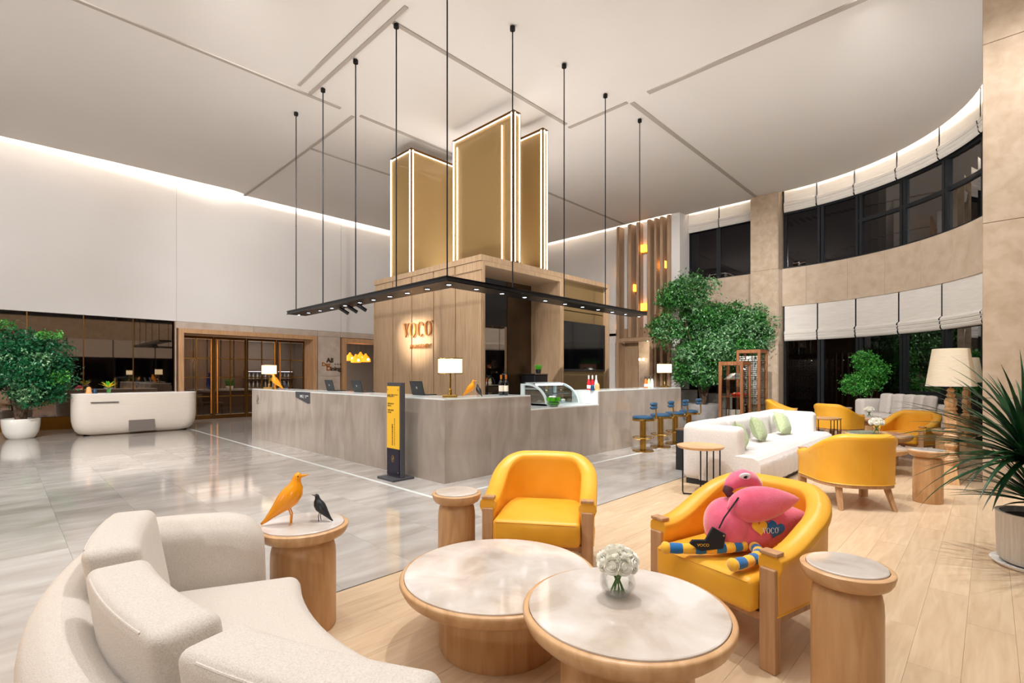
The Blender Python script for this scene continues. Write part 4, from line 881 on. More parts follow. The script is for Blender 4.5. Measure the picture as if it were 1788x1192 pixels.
# --- barrel armchairs ---
def armchair(loc, rz, label, leather='yellow_leather', grp='yellow leather tub armchairs'):
    t = thing('tub_armchair', label, 'armchair', loc, rz, grp)
    hw, yf, yb = .345, -.335, .33
    def plan(u):  # 0..1 from the left arm front round the back to the right arm front
        s = .40; Ls = 1
        if u < s*.5: return (-hw, yf+(u/(s*.5))*.37, (-1, 0))
        if u > 1-s*.5: return (hw, yf+((1-u)/(s*.5))*.37, (1, 0))
        a = PI-(u-s*.5)/(1-s)*PI; e = .82
        cx, sy = math.cos(a), math.sin(a); x = hw*math.copysign(abs(cx)**e, cx); y = yf+.37+(yb-yf-.37)*abs(sy)**e
        nx, ny = math.copysign(abs(cx)**(2-e), cx)/hw, abs(sy)**(2-e)/(yb-yf-.37); l = math.hypot(nx, ny) or 1
        return (x, y, (nx/l, ny/l))
    def top(u):
        q = min(u, 1-u)*2; q = max(0, min(1, (q-.05)/.75)); q = q*q*(3-2*q); return .565+.235*q
    prof = [(-.040, None), (-.043, -.10), (-.060, -.06), (-.058, -.024), (-.036, -.002), (0, .010), (.036, .0), (.060, -.022), (.063, -.06), (.046, -.10), (.040, None)]
    def f(u, v):
        x, y, (nx, ny) = plan(u); h = top(u); i = int(round(v*(len(prof)-1))); o_, dz = prof[i]
        z = (.275 if i else .30) if dz is None else h+dz
        if dz is None and i == 0: z = .3
        fl_ = .025*(1-(z-.27)/.5)*-1 if i > 7 else 0
        return (x+nx*(o_+fl_*0), y+ny*(o_), z)
    mb = MB().grid(f, 49, len(prof)); k_ = len(prof); n_ = 49
    mb.f.append(tuple(range(k_))); mb.f.append(tuple((n_-1)*k_+i for i in range(k_))[::-1])
    for i in range(n_-1): mb.f.append((i*k_, (i+1)*k_, (i+1)*k_+k_-1, i*k_+k_-1))
    mb.build('shell', leather, t, bevel=.006, ang=50)
    # vertical back seam
    x, y, (nx, ny) = plan(.5); MB().tube([(0, y+.042, .29), (0, y+.043, .74)], .0022, 5).build('back_seam', leather, t)
    # seat
    def sf(x, y, z):
        # narrow the rear to follow the tub
        q = max(0, (y-.0)/.3); return (x*(1-.22*min(1, q)**2), y, z)
    MB().rbox((0, -.075, .355), (.596, .67, .17), .03, 10, .010, sf).build('seat', leather, t)
    MB().tube([(-.28, -.412, .425), (.28, -.412, .425)], .003, 6).build('seat_piping', leather, t)
    # oak frame
    for sx in (-1, 1):
        MB().box(sx*hw-.04, sx*hw+.04, yf-.022, yf+.03, 0, .50).build('leg', 'frame_wood', t, bevel=.006, smooth=False)
        b = MB(); x0 = sx*.24; b.add([(x0-.028, .19, .27), (x0+.028, .19, .27), (x0+.028, .25, .27), (x0-.028, .25, .27), (x0*1.13-.018, .305, 0), (x0*1.13+.018, .305, 0), (x0*1.13+.018, .345, 0), (x0*1.13-.018, .345, 0)], [(0, 1, 2, 3), (7, 6, 5, 4), (0, 4, 5, 1), (1, 5, 6, 2), (2, 6, 7, 3), (3, 7, 4, 0)])
        b.build('leg', 'frame_wood', t, bevel=.004, smooth=False)
        h = top(0); MB().box(sx*hw-.045, sx*hw+.045, yf-.012, yf+.05, h-.004, h+.014).build('arm_cap', 'frame_wood', t, bevel=.004, smooth=False)
    r = MB()
    def rf(u, v):
        x, y, (nx, ny) = plan(u); q = [(-.03, .235), (.034, .235), (.034, .28), (-.03, .28)][int(round(v*4)) % 4]; return (x+nx*q[0], y+ny*q[0], q[1])
    r.grid(rf, 41, 4, cv=True); r.box(-hw, hw, yf-.018, yf+.02, .235, .272); r.build('seat_rail', 'frame_wood', t, bevel=.003, smooth=False)
    return t
f1 = rot_to(-.184, -.983)
ch = armchair(W(.233, 3.754), f1, 'yellow leather tub armchair in the middle, facing the round tables')
dup(ch, W(1.345, 2.867), rot_to(-.847, -.532), 'yellow leather tub armchair with the pink flamingo plush on it')
dup(ch, W(3.78, 5.55), rot_to(.08, 1.0), 'yellow leather tub armchair turned away, its rounded back to the lens')
dup(ch, W(6.95, 8.65), rot_to(-.92, -.40), 'yellow leather tub armchair left of the front floor lamp')
dup(ch, W(7.2, 11.0), rot_to(.93, .36), 'yellow leather tub armchair behind the far end of the white sofa')
dup(ch, W(6.95, 12.75), rot_to(.85, -.5), 'farthest yellow armchair, mostly hidden behind the white sofa back')
# --- bird figurines on the side table ---
sb_ = W(-1.19, 2.83, .589)
house_bird(sb_+W(-.075, -.035), VR_+math.radians(12), .93, 'yellow_gloss', 'large glossy yellow bird figurine on the oak side table')
house_bird(sb_+W(.088, .03), VR_+math.radians(168), .5, 'black_satin', 'small black bird figurine on the oak side table')
# --- roses ---
def rose(par, c, s, tilt):
    T = Matrix.Translation(c) @ tilt.to_matrix().to_4x4(); b = MB()
    b.ell((0, 0, -.25*s), (.62*s, .62*s, .7*s), 10, 7, T)
    for ring, (n_, r, top, flare) in enumerate(((3, .22, .62, 0), (4, .42, .60, .05), (5, .66, .50, .18), (6, .88, .30, .42), (6, 1.02, .02, .55))):
        for i in range(n_):
            a0 = 2*PI*i/n_+ring*.9; wd_ = PI/n_*1.35
            def g(u, v):
                a = a0+(u-.5)*2*wd_; e = 1-abs(u-.5)*2; rr = s*(.30+(r-.30)*min(1, v*1.5)+flare*max(0, v-.6)*1.1)
                z = s*(-.7+(top+.7)*v-(1-e**.5)*.22*v-flare*max(0, v-.8)*.5); return tuple(T @ Vector((rr*math.cos(a), rr*math.sin(a), z)))
            b.grid(g, 6, 6)
    return b.build('rose', 'rose', par, ang=80)
def rose_bowl(loc, label, s=1.0, detail=True, square=False):
    t = thing('rose_bowl', label, 'flower vase', loc, .3)
    if square:
        o = MB(); h = .075*s; q = .05*s
        o.box(-q, q, -q, q, 0, h).build('bowl', 'clear_glass', t, bevel=.006*s, smooth=False); stz = .0
    else:
        o = MB().lathe([(.035*s, 0), (.058*s, .012*s), (.073*s, .045*s), (.075*s, .065*s), (.068*s, .095*s), (.052*s, .115*s), (.049*s, .115*s), (.064*s, .094*s), (.071*s, .065*s), (.069*s, .046*s), (.054*s, .015*s), (0, .012*s)], 40)
        o.build('bowl', 'clear_glass', t, ang=60)
    MB().lathe([(.05*s, .016*s), (.066*s, .044*s), (.066*s, .05*s), (0, .05*s)], 32).build('water', 'clear_glass', t) if not square else None
    st = MB()
    for i in range(9):
        a = 2*PI*i/9; st.tube([(.03*s*math.cos(a), .03*s*math.sin(a), .016*s), (.008*s*math.cos(a+.6), .008*s*math.sin(a+.6), .07*s), (.035*s*math.cos(a), .035*s*math.sin(a), .125*s)], .0028*s, 6)
    st.build('stems', 'stem', t)
    k_ = 0; c0 = Vector((0, 0, .130*s))
    spec = [(0, 0)]+[(2*PI*i/6, .62) for i in range(6)]+[(2*PI*i/9+.3, 1.22) for i in range(9)]
    if not detail: spec = [(0, 0)]+[(2*PI*i/5, .6) for i in range(5)]+[(2*PI*i/7+.3, 1.2) for i in range(7)]
    for a, ph in spec:
        dv = Vector((math.sin(ph)*math.cos(a), math.sin(ph)*math.sin(a), math.cos(ph)*.85)); rose(t, c0+dv*.074*s, .032*s, dv.to_track_quat('Z', 'Y'))
    return t
rose_bowl(W(.44, 2.065, .51), 'round glass bowl of white roses on the front marble coffee table', 1.0)
rose_bowl(W(5.85, 7.95, .491), 'white rose bowl on the middle coffee table', 1.25, False, True)
rose_bowl(W(8.22, 11.4, .471), 'small white rose bowl on the far coffee table', 1.15, False, True)
# --- long white channelled sofa ---
sx0, sx1, yF, yB = 6.33, 10.15, 1.98, 2.96
t = thing('white_sofa', 'long white channel-tufted sofa with green cushions in the middle lounge', 'sofa', (sx0, yF, 0)); Ls = sx1-sx0; D = yB-yF
n_ch = 16; cwid = (Ls-.0)/n_ch
BX(.04, Ls-.04, .06, D-.04, 0, .07).build('plinth', 'black_satin', t, smooth=False)
def seatf(u, v):
    x = u*Ls; ph = abs(math.sin(PI*x/cwid))**.5*.014
    pr = [(.02, .07), (-.0, .2), (-.0, .34), (.03, .40), (.09, .425), (.3, .43), (.75, .43)]
    q = v*(len(pr)-1); i = min(len(pr)-2, int(q)); f_ = q-i; y = pr[i][0]*(1-f_)+pr[i+1][0]*f_; z = pr[i][1]*(1-f_)+pr[i+1][1]*f_
    return (min(Ls, max(0, x)), y-ph*(1 if z < .38 else .3), z+(ph if y > .05 else 0))
sm = MB().grid(seatf, n_ch*8+1, 19)
for x in (0, Ls): sm.add([(x, .75, .07), (x, .02, .07), (x, 0, .2), (x, 0, .34), (x, .03, .40), (x, .09, .425), (x, .3, .43), (x, .75, .43)], [tuple(range(8))])
sm.build('seat', 'white_fabric', t)
for x in (0, Ls-.26):
    MB().rbox((x+.13, D/2+.125, .425), (.26, D-.25, .71), .07, 12, .006).build('armrest', 'white_fabric', t)
for i in range(4):
    w4 = (Ls-.0)/4; MB().rbox((w4*(i+.5), D-.13, .43), (w4-.006, .26, .74), .08, 12, .012).build('backrest', 'white_fabric', t)
def pillow(loc, rz, tilt, s, label, m='green_fabric'):
    t_ = thing('cushion', label, 'cushion', loc, rz, 'green cushions on the white sofa')
    def pf(x, y, z): k_ = 1-.10*(1-abs(x)/(s/2))*(abs(z)/(s/2))**3-0; return (x*(1-.07*(1-(z/(s/2))**2)), y*(max(.08, (1-(x/(s/2))**4)*(1-(z/(s/2))**4))), z*(1-.07*(1-(x/(s/2))**2)))
    T_ = Matrix.Translation((0, 0, s*.47)) @ Matrix.Rotation(math.radians(tilt), 4, 'X') @ Matrix.Rotation(math.radians(8), 4, 'Y')
    MB().rbox((0, 0, 0), (s, .17, s), .06, 14, .01, pf, T_).build('cover', m, t_, ang=80)
    sp = s/2*.97; MB().tube([tuple(T_ @ Vector(p)) for p in ((-sp, 0, -sp), (-sp*.93, 0, 0), (-sp, 0, sp), (0, 0, sp*.93), (sp, 0, sp), (sp*.93, 0, 0), (sp, 0, -sp), (0, 0, -sp*.93), (-sp, 0, -sp))], .004, 6).build('piping', m, t_)
    return t_
def onV(px, V, z): return Vector((colV(px, V), V, z))
pillow(onV(1324, 2.5, .45), .12, -22, .38, 'green cushion in the middle of the white sofa back'); pillow(onV(1366, 2.5, .45), -.1, -22, .38, 'green cushion nearest the far arm of the white sofa'); pillow(onV(1291, 2.42, .45), .45, -20, .38, 'green cushion mostly hidden behind the near arm of the white sofa')
def tray_table(loc, rz, R, h, label):
    t_ = thing('tray_table', label, 'side table', loc, rz, None)
    MB().lathe([(R*.86, h-.035), (R*.95, h-.028), (R, h-.004), (R, h), (R-.008, h+.004), (R-.02, h-.004), (0, h-.008)], 48).build('tray_top', 'oak_top', t_, ang=50)
    for i in range(4):
        x = -R*.05+i*R*.26; b = MB().tube([(x, -R*.55, h-.03), (x, -R*.55, .012)], .008, 8) if i else MB().tube([(x, -R*.55, h-.03), (x, -R*.55, .012)], .008, 8)
        b.build('leg', 'black_metal', t_)
    MB().tube([(-R*.05+.78*R, -R*.55, .012), (-R*.75, -R*.55, .012)], .008, 8).build('foot', 'black_metal', t_)
    MB().tube([(-R*.75, -R*.55, .012), (-R*.75, -R*.1, .012), (-R*.75, -R*.1, h-.03)], .008, 8).build('leg', 'black_metal', t_)
    return t_
tray_table(W(2.30, 6.05), VR_-.25, .275, .575, 'round oak tray table on black rods beside the near arm of the white sofa')
tray_table(W(6.55, 10.3), VR_, .26, .55, 'round oak tray table beyond the far arm of the white sofa')
x_, y_ = 7.3, 3.32
t = thing('speaker_box', 'dark box with brown top standing behind the white sofa', 'box', tuple(W(2.72, 7.55)), 0); BX(-.18, .18, -.15, .15, 0, .6).build('body', 'sign_navy' if 0 else 'black_satin', t, bevel=.003, smooth=False); BX(-.185, .185, -.155, .155, .6, .62).build('top', 'brown_wall', t, smooth=False)
# --- curved window sofa ---
def sofa_arc(R0, R1, a0, a1, z0, z1, r, puff=.0, lean=0):
    Rm = (R0+R1)/2; am = (a0+a1)/2
    def f(x, y, z): a = am+x/Rm; R = Rm+y+lean*(z-z0); return (R*math.cos(a), R*math.sin(a), z)
    return MB().rbox((0, 0, (z0+z1)/2), (abs(a1-a0)*Rm, R1-R0, z1-z0), r, 10, puff, f)
t = thing('window_sofa', 'long pale grey curved sofa under the dark windows at the far right', 'sofa', (AC[0], AC[1], 0)); a0, a1 = -1.12, arcang(1515, 4.1)
sofa_arc(3.55, 4.4, a0, a1, .06, .32, .04).build('base', 'grey_fabric', t)
n_ = 5; da = (a1-a0-.09)/n_
for i in range(n_): sofa_arc(3.53, 4.2, a0+i*da+.004, a0+(i+1)*da-.004, .3, .47, .05, .01).build('seat_cushion', 'grey_fabric', t)
sofa_arc(4.2, 4.42, a0, a1, .1, .78, .09).build('backrest', 'grey_fabric', t)
for i in range(n_): sofa_arc(4.0, 4.16, a0+i*da+.006, a0+(i+1)*da-.006, .46, .96, .05, .015, .12).build('back_cushion', 'grey_fabric', t)
sofa_arc(3.65, 4.4, a1-.075, a1, .1, .82, .08).build('armrest', 'grey_fabric', t)
# --- carved oak floor lamps ---
def floor_lamp(loc, label, s=1.0, rz=.3):
    t_ = thing('floor_lamp', label, 'floor lamp', loc, rz, 'carved oak floor lamps')
    def facet(prof, nm, n_=6, off=0):
        MB().lathe(prof, n_).build(nm, 'oak', t_, bevel=.003, smooth=False).rotation_euler.z = off
    facet([(.13*s, 0), (.13*s, .01), (.085*s, .24)], 'base_block', 4, .5)
    z = .24; random.seed(11)
    for i, (r0, r1, r2, h) in enumerate([(.085, .11, .085, .13), (.055, .08, .055, .07), (.05, .085, .05, .12), (.075, .10, .06, .12), (.05, .085, .05, .05), (.06, .09, .085, .11), (.085, .09, .07, .12), (.06, .085, .08, .05), (.07, .085, .07, .12), (.045, .065, .045, .07), (.035, .055, .03, .06)]):
        facet([(r0*s*.8, z), (r1*s*.85, z+h*.45), (r1*s*.85, z+h*.6), (r2*s*.8, z+h)], 'carved_block', 6+(i % 3), i*.9); z += h
    MB().tube([(0, 0, z), (0, 0, 1.36)], .012, 10).build('stem', 'brass', t_)
    R0, R1, z0, z1 = .26, .19, 1.285, 1.78
    MB().lathe([(R0, z0), (R1, z1), (R1-.004, z1), (R0-.004, z0)], 64).build('lamp_shade', 'floor_shade', t_, ang=60)
    MB().lathe([(R0+.002, z0), (R0+.002, z0+.012), (R0-.005, z0+.012), (R0-.005, z0)], 64).build('shade_trim', 'boucle', t_); MB().ell((0, 0, 1.5), (.035, .035, .05), 12, 8).build('bulb', 'bulb', t_)
    return t_
fl1 = floor_lamp(W(5.8, 6.55), 'front carved oak floor lamp with large tapered beige shade')
fl2 = dup(fl1, W(9.08, 9.9), 1.1, 'rear carved oak floor lamp, its shade half hidden by the front one')
for o in (W(5.8, 6.55, 1.5), W(9.08, 9.9, 1.5)):
    l = bpy.data.lights.new('lamp_bulb', 'POINT'); l.energy = 9; l.color = (1, .82, .6); l.shadow_soft_size = .05; q = bpy.data.objects.new('lamp_bulb', l); COL.objects.link(q); q.location = o+Vector((0, 0, .12))
c = thing('power_cord', 'black power cord and plug on the floor behind the front floor lamp', 'cord', W(6.3, 6.65))
p0 = W(6.3, 6.65)
MB().tube([W(5.9, 6.62, .012)-p0, W(6.1, 6.75, .012)-p0, W(6.25, 6.6, .015)-p0, W(6.4, 6.7, .015)-p0, W(6.55, 6.62, .012)-p0], .006, 6).build('cable', 'black_satin', c)
MB().tube([W(6.3, 6.8, .012)-p0, W(6.5, 6.9, .02)-p0, W(6.42, 6.6, .015)-p0, W(6.58, 6.66, .2)-p0, W(6.56, 6.67, .33)-p0], .005, 6).build('cable', 'black_satin', c)
BX(-.08, .08, -.03, .03, 0, .035).build('adapter', 'black_satin', c, bevel=.008, loc=W(.15, 0), rz=.4)
# =================== PLANTS, PLUSH, CABINETS ===================
def foliage(name, m, par, lobes, n, size, seed, elong=1.8, droop=.3):
    rng = np.random.default_rng(seed); lobes = list(lobes)
    for l in list(lobes):
        for q in range(6):
            v_ = rng.normal(size=3); v_ /= np.linalg.norm(v_); k_ = rng.uniform(.28, .5); lobes.append((l[0]+v_[0]*l[3]*.82, l[1]+v_[1]*l[4]*.82, l[2]+v_[2]*l[5]*.8, l[3]*k_, l[4]*k_, l[5]*k_))
    lobes = [(l[0], l[1], l[2], l[3]*(.8 if i < len(lobes)//7 else 1), l[4]*(.8 if i < len(lobes)//7 else 1), l[5]*(.8 if i < len(lobes)//7 else 1)) for i, l in enumerate(lobes)]
    wt = np.array([l[3]*l[4]*l[5] for l in lobes])**.67; wt /= wt.sum(); ids = rng.choice(len(lobes), n, p=wt)
    L_ = np.array(lobes)[ids]; dv = rng.normal(size=(n, 3)); dv /= np.linalg.norm(dv, axis=1)[:, None]
    rad = rng.uniform(.25, 1.0, n)**.38; lump = 1+.16*np.sin(dv[:, 0]*7+ids)*np.cos(dv[:, 2]*6+ids*2)+.08*np.sin(dv[:, 1]*13)
    c = L_[:, :3]+dv*L_[:, 3:6]*(rad*lump)[:, None]
    # gather leaves on twigs
    k = rng.integers(0, n, n//9+1); tw = c[k]; own = rng.integers(0, len(tw), n); c = np.where(rng.random(n)[:, None] < .75, tw[own]+rng.normal(size=(n, 3))*size*1.5*[1, 1, .7], c)
    a = dv*.6+rng.normal(size=(n, 3))*.8; a[:, 2] -= droop; a /= np.linalg.norm(a, axis=1)[:, None]
    up = np.cross(a, rng.normal(size=(n, 3))*.6+[0, 0, 1]); up /= np.linalg.norm(up, axis=1)[:, None]+1e-9
    nn = np.cross(a, up); s = size*rng.uniform(.6, 1.25, n)[:, None]
    v = np.stack([c-a*s*elong*.5, c+up*s*.42-nn*s*.10, c+a*s*elong*.5, c-up*s*.42-nn*s*.10], 1).reshape(-1, 3)
    me = bpy.data.meshes.new(name); me.vertices.add(len(v)); me.vertices.foreach_set('co', v.ravel())
    q = np.arange(n)*4; f = np.stack([q, q+1, q+2, q, q+2, q+3], 1).reshape(-1, 3)
    me.loops.add(len(f)*3); me.loops.foreach_set('vertex_index', f.ravel()); me.polygons.add(len(f)); me.polygons.foreach_set('loop_start', np.arange(len(f))*3); me.polygons.foreach_set('loop_total', np.full(len(f), 3)); me.update(calc_edges=True)
    me.materials.append(M[m]); o = bpy.data.objects.new(name, me); COL.objects.link(o); o.parent = par; stuff(o); return o
def branches(par, ends, r0, base=(0, 0, 0), seed=1, name='trunk'):
    random.seed(seed)
    for e in ends:
        b = Vector(base)+Vector((random.uniform(-.04, .04), random.uniform(-.04, .04), 0)); e = Vector(e); pts = []
        for q in np.linspace(0, 1, 8):
            p = b.lerp(e, q); p.x += math.sin(q*7+e.x*3)*.03*q+(e.x-b.x)*(q*q-q)*.35; p.y += math.cos(q*6+e.y)*.03*q+(e.y-b.y)*(q*q-q)*.35; pts.append(p)
        o = MB().tube(pts, [r0*(1-.75*q) for q in np.linspace(0, 1, 8)], 8)
        for j in (4, 5, 6):
            d = Vector((random.uniform(-.4, .4), random.uniform(-.4, .4), random.uniform(.15, .4))); o.tube([pts[j], pts[j]+d*.5, pts[j]+d], [r0*.35, r0*.22, r0*.1], 6)
        o.build(name, 'bark', par)
# left tree in white pot
t = thing('potted_tree', 'dense dark green tree in a white round pot at the far left', 'potted tree', W(-11.15, 11.25), VR_)
MB().lathe([(.2, 0), (.24, .03), (.30, .15), (.325, .3), (.33, .44), (.325, .45), (.305, .45), (.3, .4), (0, .4)], 40).build('pot', 'white_ceramic', t); MB().lathe([(.3, .4), (0, .41)], 20).build('soil', 'soil', t)
branches(t, [(-.35, 0, 1.4), (.05, .05, 1.7), (.3, -.1, 1.3), (.0, -.1, 1.5), (.55, 0, 1.2)], .065, (0, 0, .4), 4)
foliage('foliage', 'leaf_dark', t, [(-.2, 0, 2.05, .8, .7, .6), (.55, 0, 1.95, .62, .6, .45), (.0, -.3, 1.55, .8, .5, .45), (.75, 0, 1.3, .45, .5, .45), (.5, -.1, 1.0, .5, .4, .3), (-.8, 0, 1.6, .5, .6, .7)], 18000, .045, 5)
foliage('foliage', 'leaf_grey', t, [(.65, -.35, 1.7, .35, .25, .3), (.45, -.4, 1.15, .4, .25, .25), (-.1, -.45, 1.7, .5, .25, .4)], 2600, .042, 6)
foliage('foliage', 'leaf_fresh', t, [(.8, -.1, 2.33, .3, .2, .08), (.95, -.1, 1.42, .25, .2, .15), (-.45, 0, 2.55, .3, .2, .1)], 700, .045, 7)
# big tree by the pier
bt = thing('indoor_tree', 'big multi-lobed green tree in a round concrete planter beside the stone pier', 'potted tree', W(6.05, 15.9), VR_)
MB().lathe([(.5, 0), (.52, .02), (.56, .5), (.55, .52), (.50, .52), (.49, .46), (0, .46)], 48).build('planter', 'planter_concrete', bt); MB().lathe([(.49, .465), (0, .475)], 24).build('soil', 'soil', bt)
branches(bt, [(-.5, 0, 3.3), (.1, 0, 3.0), (.7, -.1, 2.6), (-.2, -.2, 2.0), (.3, -.1, 2.0), (1.0, -.1, 2.9)], .05, (.05, 0, .46), 9)
bl = [(-.3, .1, 4.0, .85, .7, .85), (-.95, 0, 3.85, .45, .5, .5), (-1.15, -.1, 2.75, .5, .5, .55), (.15, .2, 3.1, 1.0, .7, .7), (1.25, 0, 3.0, .95, .8, .85), (1.75, 0, 2.6, .5, .6, .6), (.3, -.3, 2.1, 1.0, .7, .75), (-.4, -.3, 1.9, .6, .6, .8), (1.0, -.2, 1.95, .7, .6, .6), (.0, -.4, 1.35, .5, .4, .35)]
foliage('foliage', 'leaf_green', bt, bl, 34000, .056, 15)
foliage('foliage', 'leaf_grey', bt, [(l[0]-.0, l[1]-l[4]*.5, l[2]+.1, l[3]*.8, l[4]*.6, l[5]*.8) for l in bl], 9500, .054, 16)
t = thing('planter_box', 'rectangular dark concrete planter behind the round one at the windows', 'planter', W(5.75, 17.2), VR_); b = MB(); b.box(-.8, .6, -.25, .25, 0, .93); b.build('body', 'planter_concrete', t, bevel=.01, smooth=False); BX(-.74, .54, -.2, .2, .92, .95).build('soil', 'soil', t, smooth=False)
t = thing('planter_box', 'grey concrete planter box to the left of the display cabinets', 'planter', W(6.95, 17.0), VR_); BX(-.3, .5, -.25, .25, 0, .82).build('body', 'planter_concrete', t, bevel=.01, smooth=False); BX(-.26, .46, -.21, .21, .81, .835).build('soil', 'soil', t, smooth=False)
# small tree before the dark windows
st_ = thing('small_tree', 'small bright green tree in front of the dark windows, behind the window sofa', 'potted tree', (16.76, 2.48, 0), VR_)
MB().lathe([(.15, 0), (.2, .2), (.21, .4), (.19, .4), (0, .36)], 24).build('pot', 'planter_concrete', st_); branches(st_, [(-.35, 0, 1.2), (.1, 0, 1.7), (.35, 0, 1.4)], .03, (0, 0, .36), 3)
foliage('foliage', 'leaf_fresh', st_, [(.05, 0, 1.75, .45, .4, .36), (.3, 0, 1.5, .38, .35, .35), (-.3, 0, 1.2, .38, .35, .3), (0, 0, 1.35, .5, .4, .3)], 9000, .04, 21)
# dracaena at the right edge
dr = thing('potted_palm', 'spiky long-leaved dracaena in a pale ribbed pot at the right edge', 'potted plant', W(3.93, 3.68), VR_)
rp = MB(); prof = [(.215, .03), (.235, .06), (.245, .37), (.25, .40), (.225, .40), (.215, .35), (0, .35)]
def ribf(u, v):
    a = 2*PI*u; i = v*(len(prof)-1); j = min(len(prof)-2, int(i)); f_ = i-j; r = prof[j][0]*(1-f_)+prof[j+1][0]*f_; z = prof[j][1]*(1-f_)+prof[j+1][1]*f_
    if .05 < z < .36 and r > .2: r += .003*math.cos(a*60)
    return (r*math.cos(a), r*math.sin(a), z)
rp.grid(ribf, 240, 13, cu=True).build('pot', 'pot_ribbed', dr); MB().lathe([(.25, 0), (.275, .02), (.28, .03), (.265, .03), (.24, .018), (0, .018)], 48).build('saucer', 'white', dr); MB().lathe([(.22, .36), (0, .37)], 24).build('soil', 'soil', dr)
def blades(c, n, lmin, lmax, up, seed, az=(0, 2*PI)):
    random.seed(seed)
    for i in range(n):
        a = az[0]+(az[1]-az[0])*(i+random.random())/n; l = random.uniform(lmin, lmax); el = random.uniform(*up); wd = random.uniform(.014, .023); bend = random.uniform(.3, 1.25)*l
        pts = []; p = Vector(c); e = el; N = 9
        for k in range(N):
            pts.append(p.copy()); e -= bend/N*1.15; p = p+Vector((math.cos(a)*math.cos(e), math.sin(a)*math.cos(e), math.sin(e)))*l/(N-1)
        vs = []; fs = []
        sd = Vector((-math.sin(a), math.cos(a), 0))
        for k, q in enumerate(pts):
            t_ = k/(N-1); w_ = wd*(math.sin(min(1, t_*4+.25)*PI/2))*(1-t_**2.2)+.0006
            vs += [q-sd*w_+Vector((0, 0, w_*.5)), q, q+sd*w_+Vector((0, 0, w_*.5))]
        for k in range(N-1):
            o_ = k*3; fs += [(o_, o_+1, o_+4, o_+3), (o_+1, o_+2, o_+5, o_+4)]
        MB().add(vs, fs).build('leaf', 'leaf_palm', dr, ang=80)
MB().tube([(-.0, 0, .35), (-.03, 0, .6), (-.09, 0, .80)], [.035, .03, .028], 12).build('trunk', 'bark', dr); MB().tube([(.05, .05, .35), (.03, .03, .45)], [.03, .025], 10).build('trunk', 'bark', dr)
blades((-.09, 0, .80), 120, .6, .98, (.3, 1.5), 5); blades((-.09, 0, .79), 45, .5, .85, (-.15, .5), 6); blades((.03, .03, .46), 70, .4, .7, (.15, 1.3), 8)
# flamingo plush seated on the armchair (local X = picture right, Y = away, Z = up)
fz = W(1.315, 2.80, .44); fm = thing('flamingo_plush', 'large pink flamingo plush with striped legs sitting on the yellow armchair', 'plush toy', fz, VR_)
def drop(c, L_, R, Ry, ang, tip=1.0, n=26, m=18, sag=0):
    """teardrop cushion: round at the left, pointed at the right, seen from the front; ang tilts it"""
    T = Matrix.Translation(c) @ Matrix.Rotation(-ang, 4, 'Y'); b = MB()
    def f(u, v):
        q = v; x = -L_*.42+L_*q; r = math.sin(PI*min(1, q)**.72)**.75 if 0 < q < 1 else 0
        r = max(r, .02 if q > 0 else .0); a = 2*PI*u
        return tuple(T @ Vector((x, Ry*r*math.cos(a), R*r*math.sin(a)-sag*q*q)))
    return b.grid(f, n, m, cu=True)
# body leaning back
SY0, BL, BR, BRY, BA, BC = -.0, .60, .15, .13, math.radians(10), (.03, .02, .135)
body = drop(BC, BL, BR, BRY, BA); body.build('body', 'pink_plush', fm, ang=80)
MB().ell((-.10, .0, .15), (.125, .13, .15), 26, 18).build('chest', 'light_pink_plush' if 0 else 'pink_plush', fm)
drop((.03, -.085, .285), .40, .098, .07, math.radians(7)).build('wing', 'pink_plush', fm, ang=80)
drop((.14, .03, .235), .26, .065, .06, math.radians(3)).build('wing', 'deep_pink_plush', fm, ang=80)
nk = [(.07, .07, .22), (.10, .08, .30), (.085, .06, .36), (.045, .03, .397), (-.005, .01, .408), (-.05, .0, .398), (-.085, -.01, .375), (-.105, -.02, .352)]
MB().tube(nk, [.05, .045, .042, .045, .05, .046, .036, .026], 18).build('neck_and_head', 'pink_plush', fm, ang=80)
MB().tube([(-.098, -.02, .362), (-.108, -.025, .342), (-.10, -.03, .326), (-.078, -.032, .326)], [.027, .027, .022, .008], 14).build('beak', 'beak', fm, ang=80)
T = Matrix.Translation((-.015, -.036, .425)) @ Matrix.Rotation(.5, 4, 'X'); MB().ell((0, 0, 0), (.034, .012, .025), 20, 12, T).build('eye_white', 'white_plush', fm); MB().ell((.0, -.01, .004), (.014, .006, .010), 14, 8, T).build('pupil', 'black_gloss', fm); MB().ell((.006, -.016, .008), (.003, .002, .003), 8, 6, T).build('eye_glint', 'white', fm)
def striped(path, r, nseg, blue, tipr):
    P_ = [Vector(p) for p in path]
    def at(q):
        q *= len(P_)-1; i = min(len(P_)-2, int(q)); f_ = q-i; a_, b_ = P_[max(0, i-1)], P_[min(len(P_)-1, i+2)]; p0, p1 = P_[i], P_[i+1]
        return ((2*p0)+(-a_+p1)*f_+(2*a_-5*p0+4*p1-b_)*f_*f_+(-a_+3*p0-3*p1+b_)*f_**3)*.5
    for s in range(nseg):
        q0, q1 = s/nseg, (s+1)/nseg; last = s == nseg-1
        rs = [r*(1+.10*math.sin(PI*j/5)) for j in range(6)]
        if last: rs = [r, r*1.2, r*1.25, r*1.15, r*.8, r*.2]
        MB().tube([at(q0+(q1-q0)*j/5) for j in range(6)], rs, 16).build('leg_band', 'blue_plush' if s % 2 == blue else 'yellow_plush', fm, ang=80)
striped([(-.04, -.09, .06), (-.16, -.11, .055), (-.32, -.10, .045), (-.50, -.08, .045)], .027, 9, 1, 0)
striped([(.0, -.11, .06), (-.02, -.20, .055), (-.10, -.28, .05), (-.235, -.34, .045)], .027, 9, 1, 0)
